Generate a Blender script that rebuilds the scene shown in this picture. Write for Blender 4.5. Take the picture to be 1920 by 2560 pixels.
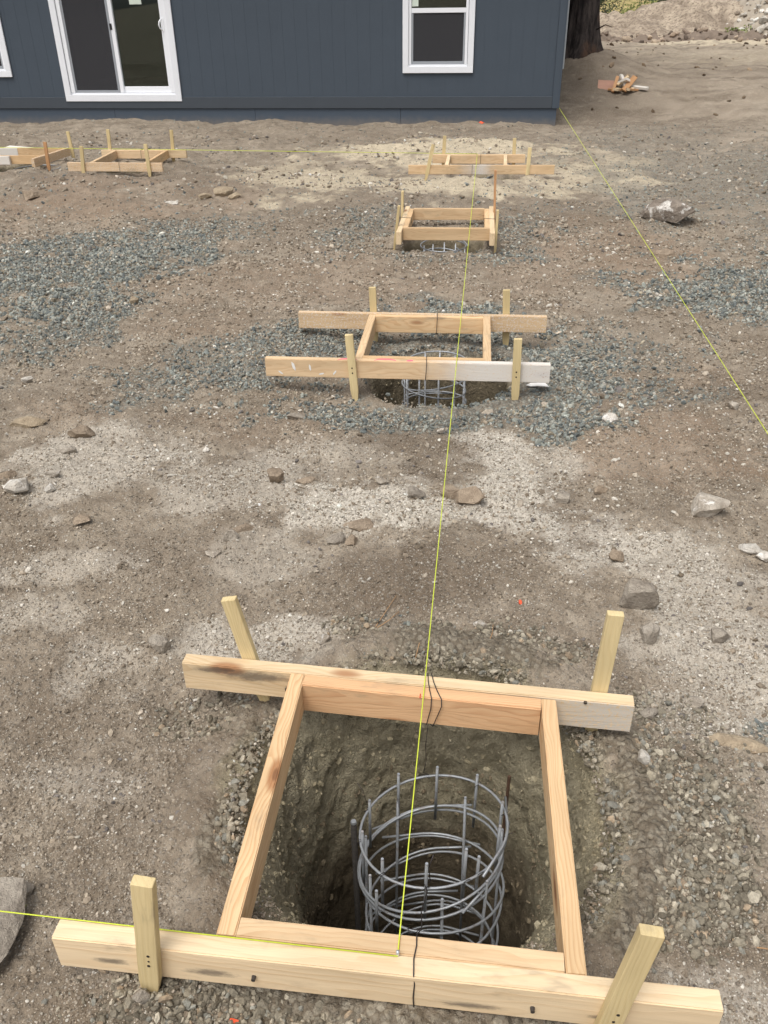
import bpy, bmesh, math, random
import numpy as np
from mathutils import Vector, Matrix

random.seed(7); RNG = np.random.default_rng(11)
scn = bpy.context.scene
for o in list(bpy.data.objects): bpy.data.objects.remove(o)

# ------------------------------------------------------------------ camera
EYE = Vector((0.0, 0.0, 1.45))                    # z = 0 is the level of the stretched strings
PITCH, YAW, ROLL = math.radians(31.1815), math.radians(6.6997), math.radians(-0.7306)
fwd = Vector((-math.sin(YAW)*math.cos(PITCH), math.cos(YAW)*math.cos(PITCH), -math.sin(PITCH)))
rgt0 = Vector((math.cos(YAW), math.sin(YAW), 0)); up0 = rgt0.cross(fwd)
rgt = math.cos(ROLL)*rgt0 + math.sin(ROLL)*up0
upv = -math.sin(ROLL)*rgt0 + math.cos(ROLL)*up0
cam_data = bpy.data.cameras.new('camera'); cam = bpy.data.objects.new('camera', cam_data)
scn.collection.objects.link(cam)
cam.matrix_world = Matrix(((rgt.x, upv.x, -fwd.x, EYE.x), (rgt.y, upv.y, -fwd.y, EYE.y), (rgt.z, upv.z, -fwd.z, EYE.z), (0, 0, 0, 1)))
cam_data.sensor_fit = 'VERTICAL'; cam_data.sensor_height = 24.0; cam_data.sensor_width = 18.0
cam_data.lens = 24.0*2095.0/2560.0
cam_data.clip_start = 0.05; cam_data.clip_end = 600
scn.camera = cam
scn.render.resolution_x, scn.render.resolution_y = 768, 1024

# ------------------------------------------------------------------ sky, sun, exposure
SUN_EL, SUN_AZ = math.radians(64), math.radians(208)      # azimuth clockwise from +Y: behind the camera, a little left
world = bpy.data.worlds.new('World'); scn.world = world; world.use_nodes = True
wn = world.node_tree.nodes; wl = world.node_tree.links; wn.clear()
sky = wn.new('ShaderNodeTexSky'); sky.sky_type = 'NISHITA'; sky.sun_disc = False
sky.sun_elevation = SUN_EL; sky.sun_rotation = SUN_AZ; sky.air_density = 1.0; sky.dust_density = 4.0; sky.ozone_density = 1.0
hsv = wn.new('ShaderNodeHueSaturation'); hsv.inputs['Saturation'].default_value = 0.22
bg = wn.new('ShaderNodeBackground'); bg.inputs['Strength'].default_value = 0.118
wo = wn.new('ShaderNodeOutputWorld')
wl.new(sky.outputs[0], hsv.inputs['Color']); wl.new(hsv.outputs[0], bg.inputs['Color']); wl.new(bg.outputs[0], wo.inputs['Surface'])
sd = bpy.data.lights.new('sun', 'SUN'); sd.energy = 1.35; sd.angle = math.radians(38); sd.color = (1.0, 0.96, 0.9)
sun = bpy.data.objects.new('sun', sd); scn.collection.objects.link(sun)
sdir = Vector((math.sin(SUN_AZ)*math.cos(SUN_EL), math.cos(SUN_AZ)*math.cos(SUN_EL), math.sin(SUN_EL)))
sun.rotation_euler = sdir.to_track_quat('Z', 'Y').to_euler(); sun.location = (0, 0, 30)
scn.view_settings.view_transform = 'Standard'; scn.view_settings.look = 'None'
scn.view_settings.gamma = 1.0; scn.view_settings.use_curve_mapping = False
scn.view_settings.exposure = 0.58

# ------------------------------------------------------------------ helpers
def srgb(r, g, b):
    f = lambda c: (c/255/12.92 if c/255 <= 0.04045 else ((c/255+0.055)/1.055)**2.4)
    return (f(r), f(g), f(b), 1.0)

class NT:
    """small helper for building node trees"""
    def __init__(s, name):
        s.m = bpy.data.materials.new(name); s.m.use_nodes = True
        s.t = s.m.node_tree; s.t.nodes.clear()
        s.out = s.n('ShaderNodeOutputMaterial'); s.b = s.n('ShaderNodeBsdfPrincipled')
        s.l(s.b.outputs[0], s.out.inputs['Surface'])
    def n(s, typ, **kw):
        nd = s.t.nodes.new(typ)
        for k, v in kw.items(): setattr(nd, k, v)
        return nd
    def l(s, a, b): s.t.links.new(a, b)
    def put(s, sock, v):
        if hasattr(v, 'is_output'): s.l(v, sock)
        elif v is not None: sock.default_value = v
    def coord(s, which='Object'): return s.n('ShaderNodeTexCoord').outputs[which]
    def mapping(s, vec, scale=(1, 1, 1), loc=(0, 0, 0)):
        nd = s.n('ShaderNodeMapping'); s.l(vec, nd.inputs['Vector']); s.put(nd.inputs['Scale'], scale); s.put(nd.inputs['Location'], loc); return nd.outputs[0]
    def noise(s, vec, scale, detail=4, rough=0.55, out='Fac', dist=0.0):
        nd = s.n('ShaderNodeTexNoise'); s.l(vec, nd.inputs['Vector']); nd.inputs['Scale'].default_value = scale
        nd.inputs['Detail'].default_value = detail; nd.inputs['Roughness'].default_value = rough; nd.inputs['Distortion'].default_value = dist
        return nd.outputs[out]
    def voro(s, vec, scale, feature='F1', out='Distance', rnd=1.0):
        nd = s.n('ShaderNodeTexVoronoi', feature=feature); s.l(vec, nd.inputs['Vector']); nd.inputs['Scale'].default_value = scale
        nd.inputs['Randomness'].default_value = rnd
        return nd.outputs[out]
    def math(s, op, a, b=None, c=None, clamp=False):
        nd = s.n('ShaderNodeMath', operation=op); nd.use_clamp = clamp
        s.put(nd.inputs[0], a); s.put(nd.inputs[1], b); s.put(nd.inputs[2], c); return nd.outputs[0]
    def vmath(s, op, a, b=None, out='Vector'):
        nd = s.n('ShaderNodeVectorMath', operation=op); s.put(nd.inputs[0], a); s.put(nd.inputs[1], b); return nd.outputs[out]
    def ramp(s, f, lo, hi, a=0.0, b=1.0, smooth=True):
        nd = s.n('ShaderNodeMapRange'); nd.interpolation_type = 'SMOOTHSTEP' if smooth else 'LINEAR'
        s.put(nd.inputs['Value'], f); nd.inputs['From Min'].default_value = lo; nd.inputs['From Max'].default_value = hi
        nd.inputs['To Min'].default_value = a; nd.inputs['To Max'].default_value = b; return nd.outputs[0]
    def mix(s, f, a, b, blend='MIX'):
        nd = s.n('ShaderNodeMix', data_type='RGBA', blend_type=blend); s.put(nd.inputs[0], f); s.put(nd.inputs[6], a); s.put(nd.inputs[7], b); return nd.outputs[2]
    def sep(s, v):
        nd = s.n('ShaderNodeSeparateXYZ'); s.l(v, nd.inputs[0]); return nd.outputs
    def comb(s, x, y, z):
        nd = s.n('ShaderNodeCombineXYZ'); s.put(nd.inputs[0], x); s.put(nd.inputs[1], y); s.put(nd.inputs[2], z); return nd.outputs[0]
    def attr(s, name, typ='GEOMETRY'):
        nd = s.n('ShaderNodeAttribute', attribute_name=name, attribute_type=typ); return nd
    def bump(s, h, strength, dist, prev=None):
        nd = s.n('ShaderNodeBump'); s.l(h, nd.inputs['Height']); nd.inputs['Strength'].default_value = strength; nd.inputs['Distance'].default_value = dist
        if prev is not None: s.l(prev, nd.inputs['Normal'])
        return nd.outputs[0]
    def rand(s): return s.n('ShaderNodeObjectInfo').outputs['Random']
    def fin(s, col, rough=0.8, normal=None, metallic=0.0, spec=0.3):
        s.put(s.b.inputs['Base Color'], col); s.put(s.b.inputs['Roughness'], rough); s.put(s.b.inputs['Metallic'], metallic)
        s.b.inputs['Specular IOR Level'].default_value = spec
        if normal is not None: s.l(normal, s.b.inputs['Normal'])
        return s.m

def mesh_obj(name, verts, faces, mat=None, parent=None, loc=(0, 0, 0), smooth=False):
    me = bpy.data.meshes.new(name); me.from_pydata([tuple(v) for v in verts], [], faces); me.update()
    if smooth: me.polygons.foreach_set('use_smooth', [True]*len(me.polygons))
    return link(name, me, mat, parent, loc)
def link(name, me, mat=None, parent=None, loc=(0, 0, 0)):
    o = bpy.data.objects.new(name, me); scn.collection.objects.link(o)
    if mat is not None and len(me.materials) == 0: me.materials.append(mat)
    o.location = loc
    if parent is not None: o.parent = parent
    return o
def from_bm(name, bm, mat=None, parent=None, loc=(0, 0, 0)):
    me = bpy.data.meshes.new(name); bm.to_mesh(me); bm.free(); return link(name, me, mat, parent, loc)
def tag(o, label=None, cat=None, group=None, kind=None):
    if label: o['label'] = label
    if cat: o['category'] = cat
    if group: o['group'] = group
    if kind: o['kind'] = kind
    return o
def empty(name, loc, label, cat, group=None):
    o = bpy.data.objects.new(name, None); scn.collection.objects.link(o); o.location = loc; o.empty_display_size = 0.1
    return tag(o, label, cat, group)
def box_bm(bm, x0, x1, y0, y1, z0, z1):
    vs = [bm.verts.new(p) for p in ((x0,y0,z0),(x1,y0,z0),(x1,y1,z0),(x0,y1,z0),(x0,y0,z1),(x1,y0,z1),(x1,y1,z1),(x0,y1,z1))]
    for f in ((0,3,2,1),(4,5,6,7),(0,1,5,4),(1,2,6,5),(2,3,7,6),(3,0,4,7)): bm.faces.new([vs[i] for i in f])
def box(name, x0, x1, y0, y1, z0, z1, mat, parent=None, bevel=0.0):
    """box given in the parent's space; its origin is its own centre"""
    cx, cy, cz = (x0+x1)/2, (y0+y1)/2, (z0+z1)/2
    bm = bmesh.new(); box_bm(bm, x0-cx, x1-cx, y0-cy, y1-cy, z0-cz, z1-cz)
    if bevel: bmesh.ops.bevel(bm, geom=bm.edges[:], offset=bevel, segments=1, affect='EDGES')
    return from_bm(name, bm, mat, parent, (cx, cy, cz))
def tube(name, pts, r, mat, parent=None, seg=8, r_end=None, closed=False):
    """round bar along a polyline, points in the parent's space"""
    P = [Vector(p) for p in pts]; n = len(P); base = P[0].copy(); verts, faces = [], []
    prev_u = None
    for i, p in enumerate(P):
        a = P[(i-1) % n] if (closed or i > 0) else p; b = P[(i+1) % n] if (closed or i < n-1) else p
        t = (b-a).normalized()
        u = t.orthogonal().normalized() if prev_u is None else (prev_u - t*prev_u.dot(t)).normalized()
        prev_u = u; v = t.cross(u); rr = r if r_end is None else r+(r_end-r)*i/(n-1)
        for k in range(seg):
            an = 2*math.pi*k/seg; verts.append(p-base+u*(rr*math.cos(an))+v*(rr*math.sin(an)))
    for i in range(n if closed else n-1):
        j = (i+1) % n
        for k in range(seg): faces.append((i*seg+k, i*seg+(k+1) % seg, j*seg+(k+1) % seg, j*seg+k))
    if not closed: faces.append(tuple(range(seg-1, -1, -1))); faces.append(tuple((n-1)*seg+k for k in range(seg)))
    o = mesh_obj(name, verts, faces, mat, parent, base, smooth=True); return o

# ------------------------------------------------------------------ noise
def _hash(ix, iy, seed):
    h = (ix.astype(np.int64)*374761393 + iy.astype(np.int64)*668265263 + seed*1442695041) & 0xffffffff
    h = ((h ^ (h >> 13))*1274126177) & 0xffffffff
    h = ((h ^ (h >> 16))*2246822519) & 0xffffffff
    return ((h ^ (h >> 15)) & 0xffffff)/float(0xffffff)
def vnoise(x, y, seed=0):
    ix, iy = np.floor(x), np.floor(y); fx, fy = x-ix, y-iy
    fx = fx*fx*fx*(fx*(fx*6-15)+10); fy = fy*fy*fy*(fy*(fy*6-15)+10)
    a, b, c, d = _hash(ix, iy, seed), _hash(ix+1, iy, seed), _hash(ix, iy+1, seed), _hash(ix+1, iy+1, seed)
    return (a*(1-fx)+b*fx)*(1-fy)+(c*(1-fx)+d*fx)*fy
def fbm(x, y, octs, seed=0, gain=0.5):
    s = np.zeros_like(x); a, tot, f = 1.0, 0.0, 1.0
    for k in range(octs):
        s += a*vnoise(x*f+17.3*k, y*f-9.1*k, seed+k); tot += a; a *= gain; f *= 2.03
    return s/tot
def sst(a, b, x):
    t = np.clip((x-a)/(b-a), 0, 1); return t*t*(3-2*t)

# ------------------------------------------------------------------ the ground
# pits: centre x, y, rim radius, depth of the floor below the rim
PITS = [(-0.075, 1.335, 0.415, 1.1), (-0.16, 4.05, 0.37, 1.0), (-0.285, 6.78, 0.33, 0.9), (-0.06, 9.56, 0.40, 0.9), (-4.06, 9.95, 0.34, 0.8), (-5.5, 10.2, 0.36, 0.8)]
# lumps and hollows: x, y, radius, height
LUMPS = [(-0.55, 0.80, 0.18, 0.045), (0.0, 0.80, 0.3, 0.02), (-0.55, 1.62, 0.25, -0.02), (0.5, 1.3, 0.3, 0.015), (-0.55, 3.72, 0.4, -0.045), (0.2, 3.72, 0.3, -0.04), (-0.57, 4.52, 0.35, -0.04), (0.16, 4.52, 0.35, -0.04),
         (-0.65, 6.6, 0.3, -0.025), (0.1, 6.55, 0.3, -0.035), (-0.3, 2.3, 0.6, 0.05), (-0.1, 3.1, 0.5, -0.03), (0.6, 2.5, 0.5, 0.03), (-1.4, 2.6, 0.5, 0.04), (-2.0, 3.4, 0.6, 0.03), (1.0, 3.2, 0.6, 0.04),
         (0.6, 7.6, 0.7, 0.06), (-1.2, 8.4, 0.9, 0.05), (-3.5, 8.4, 0.9, 0.05), (0.9, 10.3, 0.7, 0.05), (-0.4, 10.9, 0.6, 0.05), (-4.4, 8.9, 0.6, 0.06), (-5.3, 9.4, 0.4, 0.06), (-6.5, 14.7, 1.3, 0.05), (-0.1, 14.9, 0.9, -0.03), (-8, 14.6, 1.0, -0.04),
         (2.0, 18.9, 1.0, 0.42), (3.0, 12.5, 1.2, -0.05), (-0.15, 9.08, 0.3, 0.03)]
BLUE = [(-2.71, 5.74, 0.81, 1.1, 1), (-2.58, 4.47, 0.43, 0.54, 0.8), (-2.33, 6.85, 0.69, 0.55, 0.6), (-1.57, 3.71, 0.39, 0.34, 0.7), (-1.37, 4.16, 0.57, 0.34, 0.55), (-0.97, 4.08, 0.48, 0.45, 0.8), (-0.32, 3.54, 0.78, 0.31, 1), (-0.41, 4.56, 0.6, 0.54, 0.85), (0.18, 4.33, 0.44, 0.55, 0.8), (0.48, 3.97, 0.29, 0.54, 0.9), (0.77, 4.41, 0.37, 0.36, 0.6), (1.51, 5.45, 0.57, 0.84, 1), (2.0, 5.6, 0.6, 0.8, 1), (0.42, 3.4, 0.12, 0.24, 0.8), (0.93, 3.85, 0.24, 0.23, 0.6), (-1.04, 6.97, 0.26, 0.8, 0.7), (0.29, 6.98, 0.29, 0.78, 0.7), (-0.26, 6.23, 0.54, 0.26, 0.5), (2.02, 9.84, 1.1, 3.36, 0.6), (3.2, 9.5, 1.2, 3.4, 0.6), (2.18, 12.96, 1.11, 1.88, 0.45), (0.75, 1.61, 0.06, 0.06, 1), (-0.19, 1.94, 0.12, 0.09, 0.4), (-0.7, 3.59, 0.3, 0.19, 0.6), (-3.4, 5.6, 0.8, 1.0, 1)]
BROWN = [(0.0, 1.83, 0.34, 0.13, 1), (0.52, 1.53, 0.17, 0.17, 0.5), (0.49, 1.28, 0.13, 0.18, 1), (0.36, 1.57, 0.13, 0.13, 0.7), (0.5, 1.12, 0.11, 0.1, 0.8), (-0.32, 1.86, 0.08, 0.08, 0.4), (-0.49, 1.44, 0.09, 0.22, 0.8), (-0.51, 1.21, 0.07, 0.15, 0.7), (-0.31, 0.80, 0.40, 0.09, 0.8), (0.03, 0.80, 0.42, 0.09, 0.9), (-0.66, 1.58, 0.14, 0.1, 0.5), (0.35, 1.06, 0.07, 0.09, 0.8), (0.36, 1.26, 0.06, 0.18, 0.4)]
PALE = [(-0.36, 2.65, 0.27, 0.2, 1), (0.14, 3.19, 0.14, 0.22, 0.9), (0.17, 2.73, 0.19, 0.37, 0.9), (0.4, 3.05, 0.11, 0.24, 0.5), (0.52, 2.35, 0.23, 0.22, 0.8), (0.75, 2.04, 0.19, 0.47, 0.6), (-1.55, 2.92, 0.29, 0.28, 0.6), (-1.39, 2.13, 0.26, 0.1, 0.4), (-1.31, 1.87, 0.18, 0.13, 0.35), (-0.71, 1.84, 0.23, 0.1, 0.7), (-1.04, 1.71, 0.17, 0.09, 0.4), (-0.95, 2.74, 0.34, 0.25, 0.45), (-0.6, 2.99, 0.26, 0.16, 0.3), (0.59, 1.66, 0.13, 0.12, 0.5), (0.5, 0.94, 0.1, 0.07, 0.5), (-0.9, 1.29, 0.17, 0.08, 0.25), (-0.6, 0.89, 0.14, 0.07, 0.25), (-0.69, 2.25, 0.2, 0.13, 0.3)]
SAND = [(-0.58, 11.32, 1.5, 0.9, 1), (-1.42, 9.2, 0.92, 0.8, 0.8), (0.96, 9.89, 0.7, 1.0, 0.8), (1.45, 10.6, 0.5, 1.1, 0.6), (-2.16, 9.7, 0.51, 0.87, 0.6), (-0.1, 8.75, 0.95, 0.4, 0.9), (6.3, 27.5, 2.6, 1.6, 1.0), (9.5, 27, 3, 4, 0.8), (6, 22, 3.0, 2.2, 0.35)]
RED = [(-3.91, 8.29, 1.04, 1.2, 1), (-2.8, 8.51, 0.69, 1.0, 0.5), (-1.07, 5.75, 1.05, 0.68, 0.7), (0.87, 6.42, 0.83, 0.93, 1), (0.44, 5.61, 0.6, 0.54, 0.6), (0.86, 3.19, 0.37, 0.54, 0.9), (1.1, 4.16, 0.37, 0.26, 0.5), (-1.63, 4.67, 0.44, 0.33, 0.6), (-0.93, 3.28, 0.41, 0.23, 0.5), (-1.84, 3.35, 0.32, 0.24, 0.5)]
DARK = [(-0.3, 2.16, 0.28, 0.17, 1), (-0.27, 3.2, 0.29, 0.26, 0.8), (-0.44, 2.08, 0.22, 0.19, 0.6), (1.25, 4.9, 0.16, 0.34, 0.3), (-1.03, 2.15, 0.27, 0.18, 0.5), (-1.12, 1.59, 0.32, 0.16, 0.45), (-0.75, 1.33, 0.24, 0.25, 0.5), (0.18, 1.95, 0.14, 0.11, 0.4), (0.07, 2.22, 0.19, 0.13, 0.6), (0.37, 2.5, 0.14, 0.21, 0.5), (1.07, 3.98, 0.29, 0.3, 0.7), (-3.68, 9.2, 1.51, 0.81, 0.6), (0.43, 7.82, 0.6, 1.14, 0.5), (-1.4, 7.67, 1.23, 0.94, 0.4), (-1.6, 12.8, 2.5, 1.2, 0.3), (4.0, 19.5, 3.0, 2.5, 0.6), (2.3, 16.6, 1.3, 2.2, 0.8), (1.9, 18.6, 1.0, 1.0, 0.7)]

ROCKS = [
 (1.53, 7.46, 0.36, 'big dark rock streaked with white, right of the right string', 'M_RVEIN', (1, .75, .46), 0.1, 0.12),
 (0.827, 2.64, 0.115, 'pale angular rock at the right, between the string and the right edge', 'M_RPALE', (1, .85, .55), 0.4, .2),
 (0.515, 2.075, 0.105, 'large jagged grey rock behind the rear right stake of the nearest frame', 'M_RGREY', (.9, .8, .95), 0.3, .2),
 (0.528, 1.94, 0.048, 'fist sized pale rock right of the nearest rear right stake', 'M_RPALE', (1, .9, .95), 1.0, .2),
 (0.694, 1.572, 0.125, 'flat oblong slab of stone by the blue gravel at the right edge', 'M_RTAN', (1, .34, .16), -0.22, .3),
 (-0.736, 2.75, 0.068, 'upright brown stone left of the middle, alone on the dirt', 'M_RBROWN', (.75, .6, .9), 0.2, .2),
 (-0.189, 2.643, 0.056, 'left stone of the cluster beside the middle string', 'M_RGREY', (1, .85, .7), 0.2, .2),
 (-0.067, 2.69, 0.075, 'brown stone directly at the string in the middle cluster', 'M_RBROWN', (1, .7, .6), -0.5, .2),
 (0.004, 2.64, 0.080, 'largest stone of the cluster, just right of the middle string', 'M_RBROWN', (1, .8, .75), 0.3, .2),
 (-0.373, 2.414, 0.088, 'flat dark topped slab left of the cluster', 'M_RBROWN', (1, .55, .3), 0.1, .3),
 (-0.436, 2.327, 0.056, 'grey stone in front of the flat dark slab, left one of two', 'M_RGREY', (1, .7, .6), 0.6, .2),
 (-0.381, 2.321, 0.040, 'small brown stone in front of the flat dark slab, right one of two', 'M_RBROWN', (1, .8, .7), 0.9, .2),
 (-0.867, 1.79, 0.054, 'grey rock with a flat side left of the nearest rear left stake', 'M_RGREY', (.9, .8, .85), 0.3, .2),
 (-1.686, 2.56, 0.074, 'white pointed rock near the left edge below a line of stones', 'M_RWHITE', (1, .8, .7), 0.5, .2),
 (-1.651, 3.06, 0.095, 'largest flat brownish rock among the stones at the left edge', 'M_RBROWN', (1, .7, .55), 0.3, .2),
 (-1.647, 2.906, 0.062, 'oblong pale stone below the largest brownish rock at the left', 'M_RPALE', (1, .6, .5), 0.5, .2),
 (-1.957, 3.175, 0.145, 'long flat tan stone half buried at the left edge', 'M_RTAN', (1, .4, .25), 0.1, .3),
 (-1.80, 2.70, 0.06, 'brown stone touching the left edge of the picture', 'M_RBROWN', (1, .7, .5), 0.5, .2),
 (-1.35, 2.38, 0.05, 'dark brown stone alone in the dirt at the left, below the white rock', 'M_RBROWN', (1, .8, .6), 0.2, .2),
 (-0.80, 2.315, 0.05, 'pale upright stone of the trio left of the dark slab', 'M_RPALE', (.9, .6, .8), 0.7, .2),
 (-0.77, 2.38, 0.082, 'long flat brown stone of the trio left of the dark slab', 'M_RBROWN', (1, .35, .3), 0.5, .3),
 (-0.83, 2.221, 0.045, 'small pale stone below the trio left of the dark slab', 'M_RPALE', (1, .6, .5), 0.3, .2),
 (0.592, 3.41, 0.058, 'whitish stone on the brown dirt right of the second frame', 'M_RWHITE', (1, .8, .8), 0.3, .2),
 (-0.80, 3.42, 0.068, 'flat grey stone in front of the left stake of the second frame', 'M_RGREY', (1, .6, .4), 0.0, .2),
 (0.449, 1.482, 0.032, 'small white stone standing on the gravel right of the nearest pit', 'M_RWHITE', (.8, .8, 1.1), 0.0, .2),
 (0.608, 1.715, 0.055, 'pale flat sliver of rock right of the nearest rear board', 'M_RPALE', (1, .5, .35), -0.4, .3),
 (0.48, 2.30, 0.04, 'round brown stone left of the large jagged rock', 'M_RBROWN', (1, .9, .9), 0.0, .2),
 (0.936, 2.42, 0.068, 'white flat stone at the right edge, larger of a pair', 'M_RWHITE', (1, .6, .5), -0.3, .2),
 (0.965, 2.385, 0.046, 'white stone at the right edge, smaller of a pair', 'M_RWHITE', (1, .8, .6), 0.3, .2),
 (0.737, 1.97, 0.048, 'grey stone in the dust at the right, away from the jagged rock', 'M_RGREY', (1, .8, .7), 0.3, .2),
 (-0.634, 2.79, 0.065, 'flat crumbly stone right of the upright brown stone', 'M_RBROWN', (1, .5, .35), 0.2, .3),
 (-0.33, 2.75, 0.044, 'small stone on the pale dust above the cluster', 'M_RPALE', (1, .7, .6), 0.2, .2),
 (-2.166, 5.02, 0.056, 'single tan stone at the edge of the left gravel patch', 'M_RTAN', (1, .8, .8), 0.2, .2),
 (-4.327, 8.0, 0.15, 'grey brown rock on orange dirt at the far left', 'M_RBROWN', (1, .7, .5), -0.3, .2),
 (-2.50, 8.32, 0.16, 'biggest tan rock of the rubble cluster in the left middle distance', 'M_RTAN', (1, .7, .5), 0.2, .2),
 (-2.66, 8.22, 0.12, 'flat tan rock at the left end of the rubble cluster', 'M_RTAN', (1, .7, .4), 0.5, .2),
 (-2.36, 8.2, 0.10, 'tan rock at the right end of the rubble cluster', 'M_RTAN', (1, .7, .5), 0.5, .2),
 (-2.95, 8.08, 0.12, 'flat white chip left of the rubble cluster', 'M_RWHITE', (1, .4, .2), 0.0, .2),
 (1.342, 6.35, 0.14, 'dark brown clod on the bare dirt right of the right string', 'M_RBROWN', (1, .7, .45), 0.0, .3),
 (1.158, 3.60, 0.04, 'pale pebble by the right string where it leaves the picture', 'M_RPALE', (1, .8, .8), 0.4, .2),
 (-1.565, 2.58, 0.032, 'small white stone right of the white pointed rock', 'M_RWHITE', (1, .9, .8), 0.4, .2),
 (-1.609, 2.70, 0.045, 'pale stone above the white pointed rock at the left', 'M_RPALE', (1, .7, .6), 0.4, .2),
 (0.477, 2.76, 0.045, 'pinkish brown stone right of the right dust trail', 'M_RBROWN', (1, .7, .6), 0.4, .2),
 (0.343, 2.68, 0.045, 'dark stone in the dirt right of the cluster', 'M_RGREY', (1, .8, .8), 0.8, .2),
 (0.49, 1.642, 0.04, 'flat grey brown stone behind the nearest right gravel', 'M_RGREY', (1, .8, .5), 0.3, .2),
 (-0.90, 0.995, 0.055, 'round dirt covered stone beside the green sprout', 'M_RGREY', (1, .8, .5), 0.3, .3),
 (-0.551, 0.795, 0.026, 'small square stone at the foot of the nearest front left stake', 'M_RGREY', (1, .8, .9), 0.3, .2),
 (-0.395, 1.83, 0.038, 'pale stone behind the nearest rear board, left of the string', 'M_RPALE', (1, .7, .6), 0.3, .2),
 (0.05, 1.93, 0.036, 'pale flat stone behind the nearest rear board, right of the string', 'M_RPALE', (1, .6, .5), 0.2, .2),
 (-0.975, 0.872, 0.25, 'big flat slab at the lower left edge', 'M_RGREY', (1, .75, .20), 0.5, .15),
 (-0.135, 3.335, 0.034, 'small pale stone on the string line behind the middle cluster', 'M_RPALE', (1, .8, .7), 0.3, .2),
 (-2.214, 3.69, 0.05, 'white stone in the gravel at the left edge', 'M_RWHITE', (1, .7, .6), 0.3, .2)]
LUMPS += [(x, y, 0.75*w, 0.13*w*a[2]/0.6) for x, y, w, _l, _m, a, _r, _s in ROCKS]      # soil banked against each rock
# wheel tracks curving over the slope at the right: arc centre, radius, width, angles
TRACKS = [(5.2, 15.2, 1.35, 0.22, 1.2, 4.0), (5.2, 15.2, 2.3, 0.25, 1.0, 4.0), (8.5, 9.0, 6.4, 0.22, 1.2, 3.1), (8.5, 9.0, 5.2, 0.22, 1.2, 3.1), (12, 12, 8.0, 0.3, 1.6, 3.1)]
def terrain(x, y, fine=True):
    """natural ground level without the pits"""
    z = -0.150 + 0*x
    z = z - 0.05*sst(12.0, 15.0, y)
    z = z - 0.02*sst(14.0, 15.0, y) + 0.46*sst(15.0, 18.2, y) + 0.22*sst(18, 24, y) + 0.05*sst(24, 30, y)
    z = z + 0.9*sst(7.5, 13, x)*sst(20, 32, y)
    z = z + np.clip(y-42, 0, None)*0.13 + np.clip(-y-8, 0, None)*0.05
    for lx, ly, r, hh in LUMPS:
        k = np.nonzero((np.abs(x-lx) < 2.6*r) & (np.abs(y-ly) < 2.6*r))[0]
        if len(k): z[k] += hh*np.exp(-((x[k]-lx)**2+(y[k]-ly)**2)/(r*r))
    for cx, cy, r, w, a0, a1 in TRACKS:
        d = np.hypot(x-cx, y-cy)-r; z = z-0.025*np.exp(-(d/w)**2)*sst(a0, a0+.3, np.arctan2(y-cy, x-cx))*sst(a1, a1-.3, np.arctan2(y-cy, x-cx))
    far = sst(3.0, 12.0, np.abs(y))
    z = z + (fbm(x*0.9+3, y*0.9, 3, 1)-0.5)*(0.07+0.10*far)
    z = z + (fbm(x*3.5, y*3.5, 3, 5)-0.5)*(0.035+0.05*far)
    if fine:
        z = z + (fbm(x*14, y*14, 3, 9)-0.5)*0.028
        z = z + (np.abs(fbm(x*45, y*45, 3, 14)-0.5))*0.024
        z = z + (fbm(x*110, y*110, 2, 19)-0.5)*0.008
    return z
def pit_coords(x, y):
    """moves grid points into the pit walls: returns x, y, z drop, wall mask"""
    X, Y = x.copy(), y.copy(); drop = np.zeros_like(x); wall = np.zeros_like(x)
    for k, (cx, cy, R, D) in enumerate(PITS):
        dx, dy = x-cx, y-cy; th = np.arctan2(dy, dx)
        wob = 1+0.10*(fbm(np.cos(th)*1.6+k*7+5, np.sin(th)*1.6+3, 3, 31+k)-0.5)*2
        s = np.sqrt(dx*dx+dy*dy)/wob/R              # 1 at the rim
        inside = s < 1.25
        # profile along s: floor - lower wall - funnel - rim
        ks = np.array([0, 0.12, 0.17, 0.26, 0.50, 0.74, 0.88, 1.06, 1.25])
        kr = np.array([0, 0.60, 0.65, 0.67, 0.73, 0.80, 0.89, 1.06, 1.25])
        kz = np.array([-1, -1, -0.93, -0.66, -0.36, -0.15, -0.07, -0.008, 0])
        if k > 0:      # the farther pits are dug straight down, gravel up to the rim
            kr = np.array([0, 0.78, 0.85, 0.87, 0.90, 0.925, 0.955, 1.06, 1.25]); kz = np.array([-1, -1, -0.93, -0.72, -0.40, -0.20, -0.06, -0.008, 0])
        r = np.interp(s, ks, kr); dz = np.interp(s, ks, kz)*D
        wm = sst(1.16 if k == 0 else 1.0, 0.98 if k == 0 else 0.84, s+0.25*(fbm(x*9, y*9, 3, 41)-0.5))
        lump = (fbm(th*4.2+k*3, dz*9+2, 4, 51+k, 0.6)-0.5)*0.11*sst(1.06, 0.9, s)
        lump += (np.abs(fbm(th*11+k, dz*22+th*3, 4, 61+k, 0.65)-0.5))*0.11*sst(1.04, 0.9, s)
        r = r+lump*sst(0.1, 0.3, s)
        if inside.any():
            sc = np.where(inside & (s > 1e-6), r/np.maximum(s, 1e-6), 1.0)
            X = np.where(inside, cx+dx*sc, X); Y = np.where(inside, cy+dy*sc, Y)
            drop = np.where(inside, dz, drop); wall = np.where(inside, np.maximum(wall, wm), wall)
            drop = drop + 0.018*np.exp(-((s-1.22)/0.12)**2)
    return X, Y, drop, wall
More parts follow.
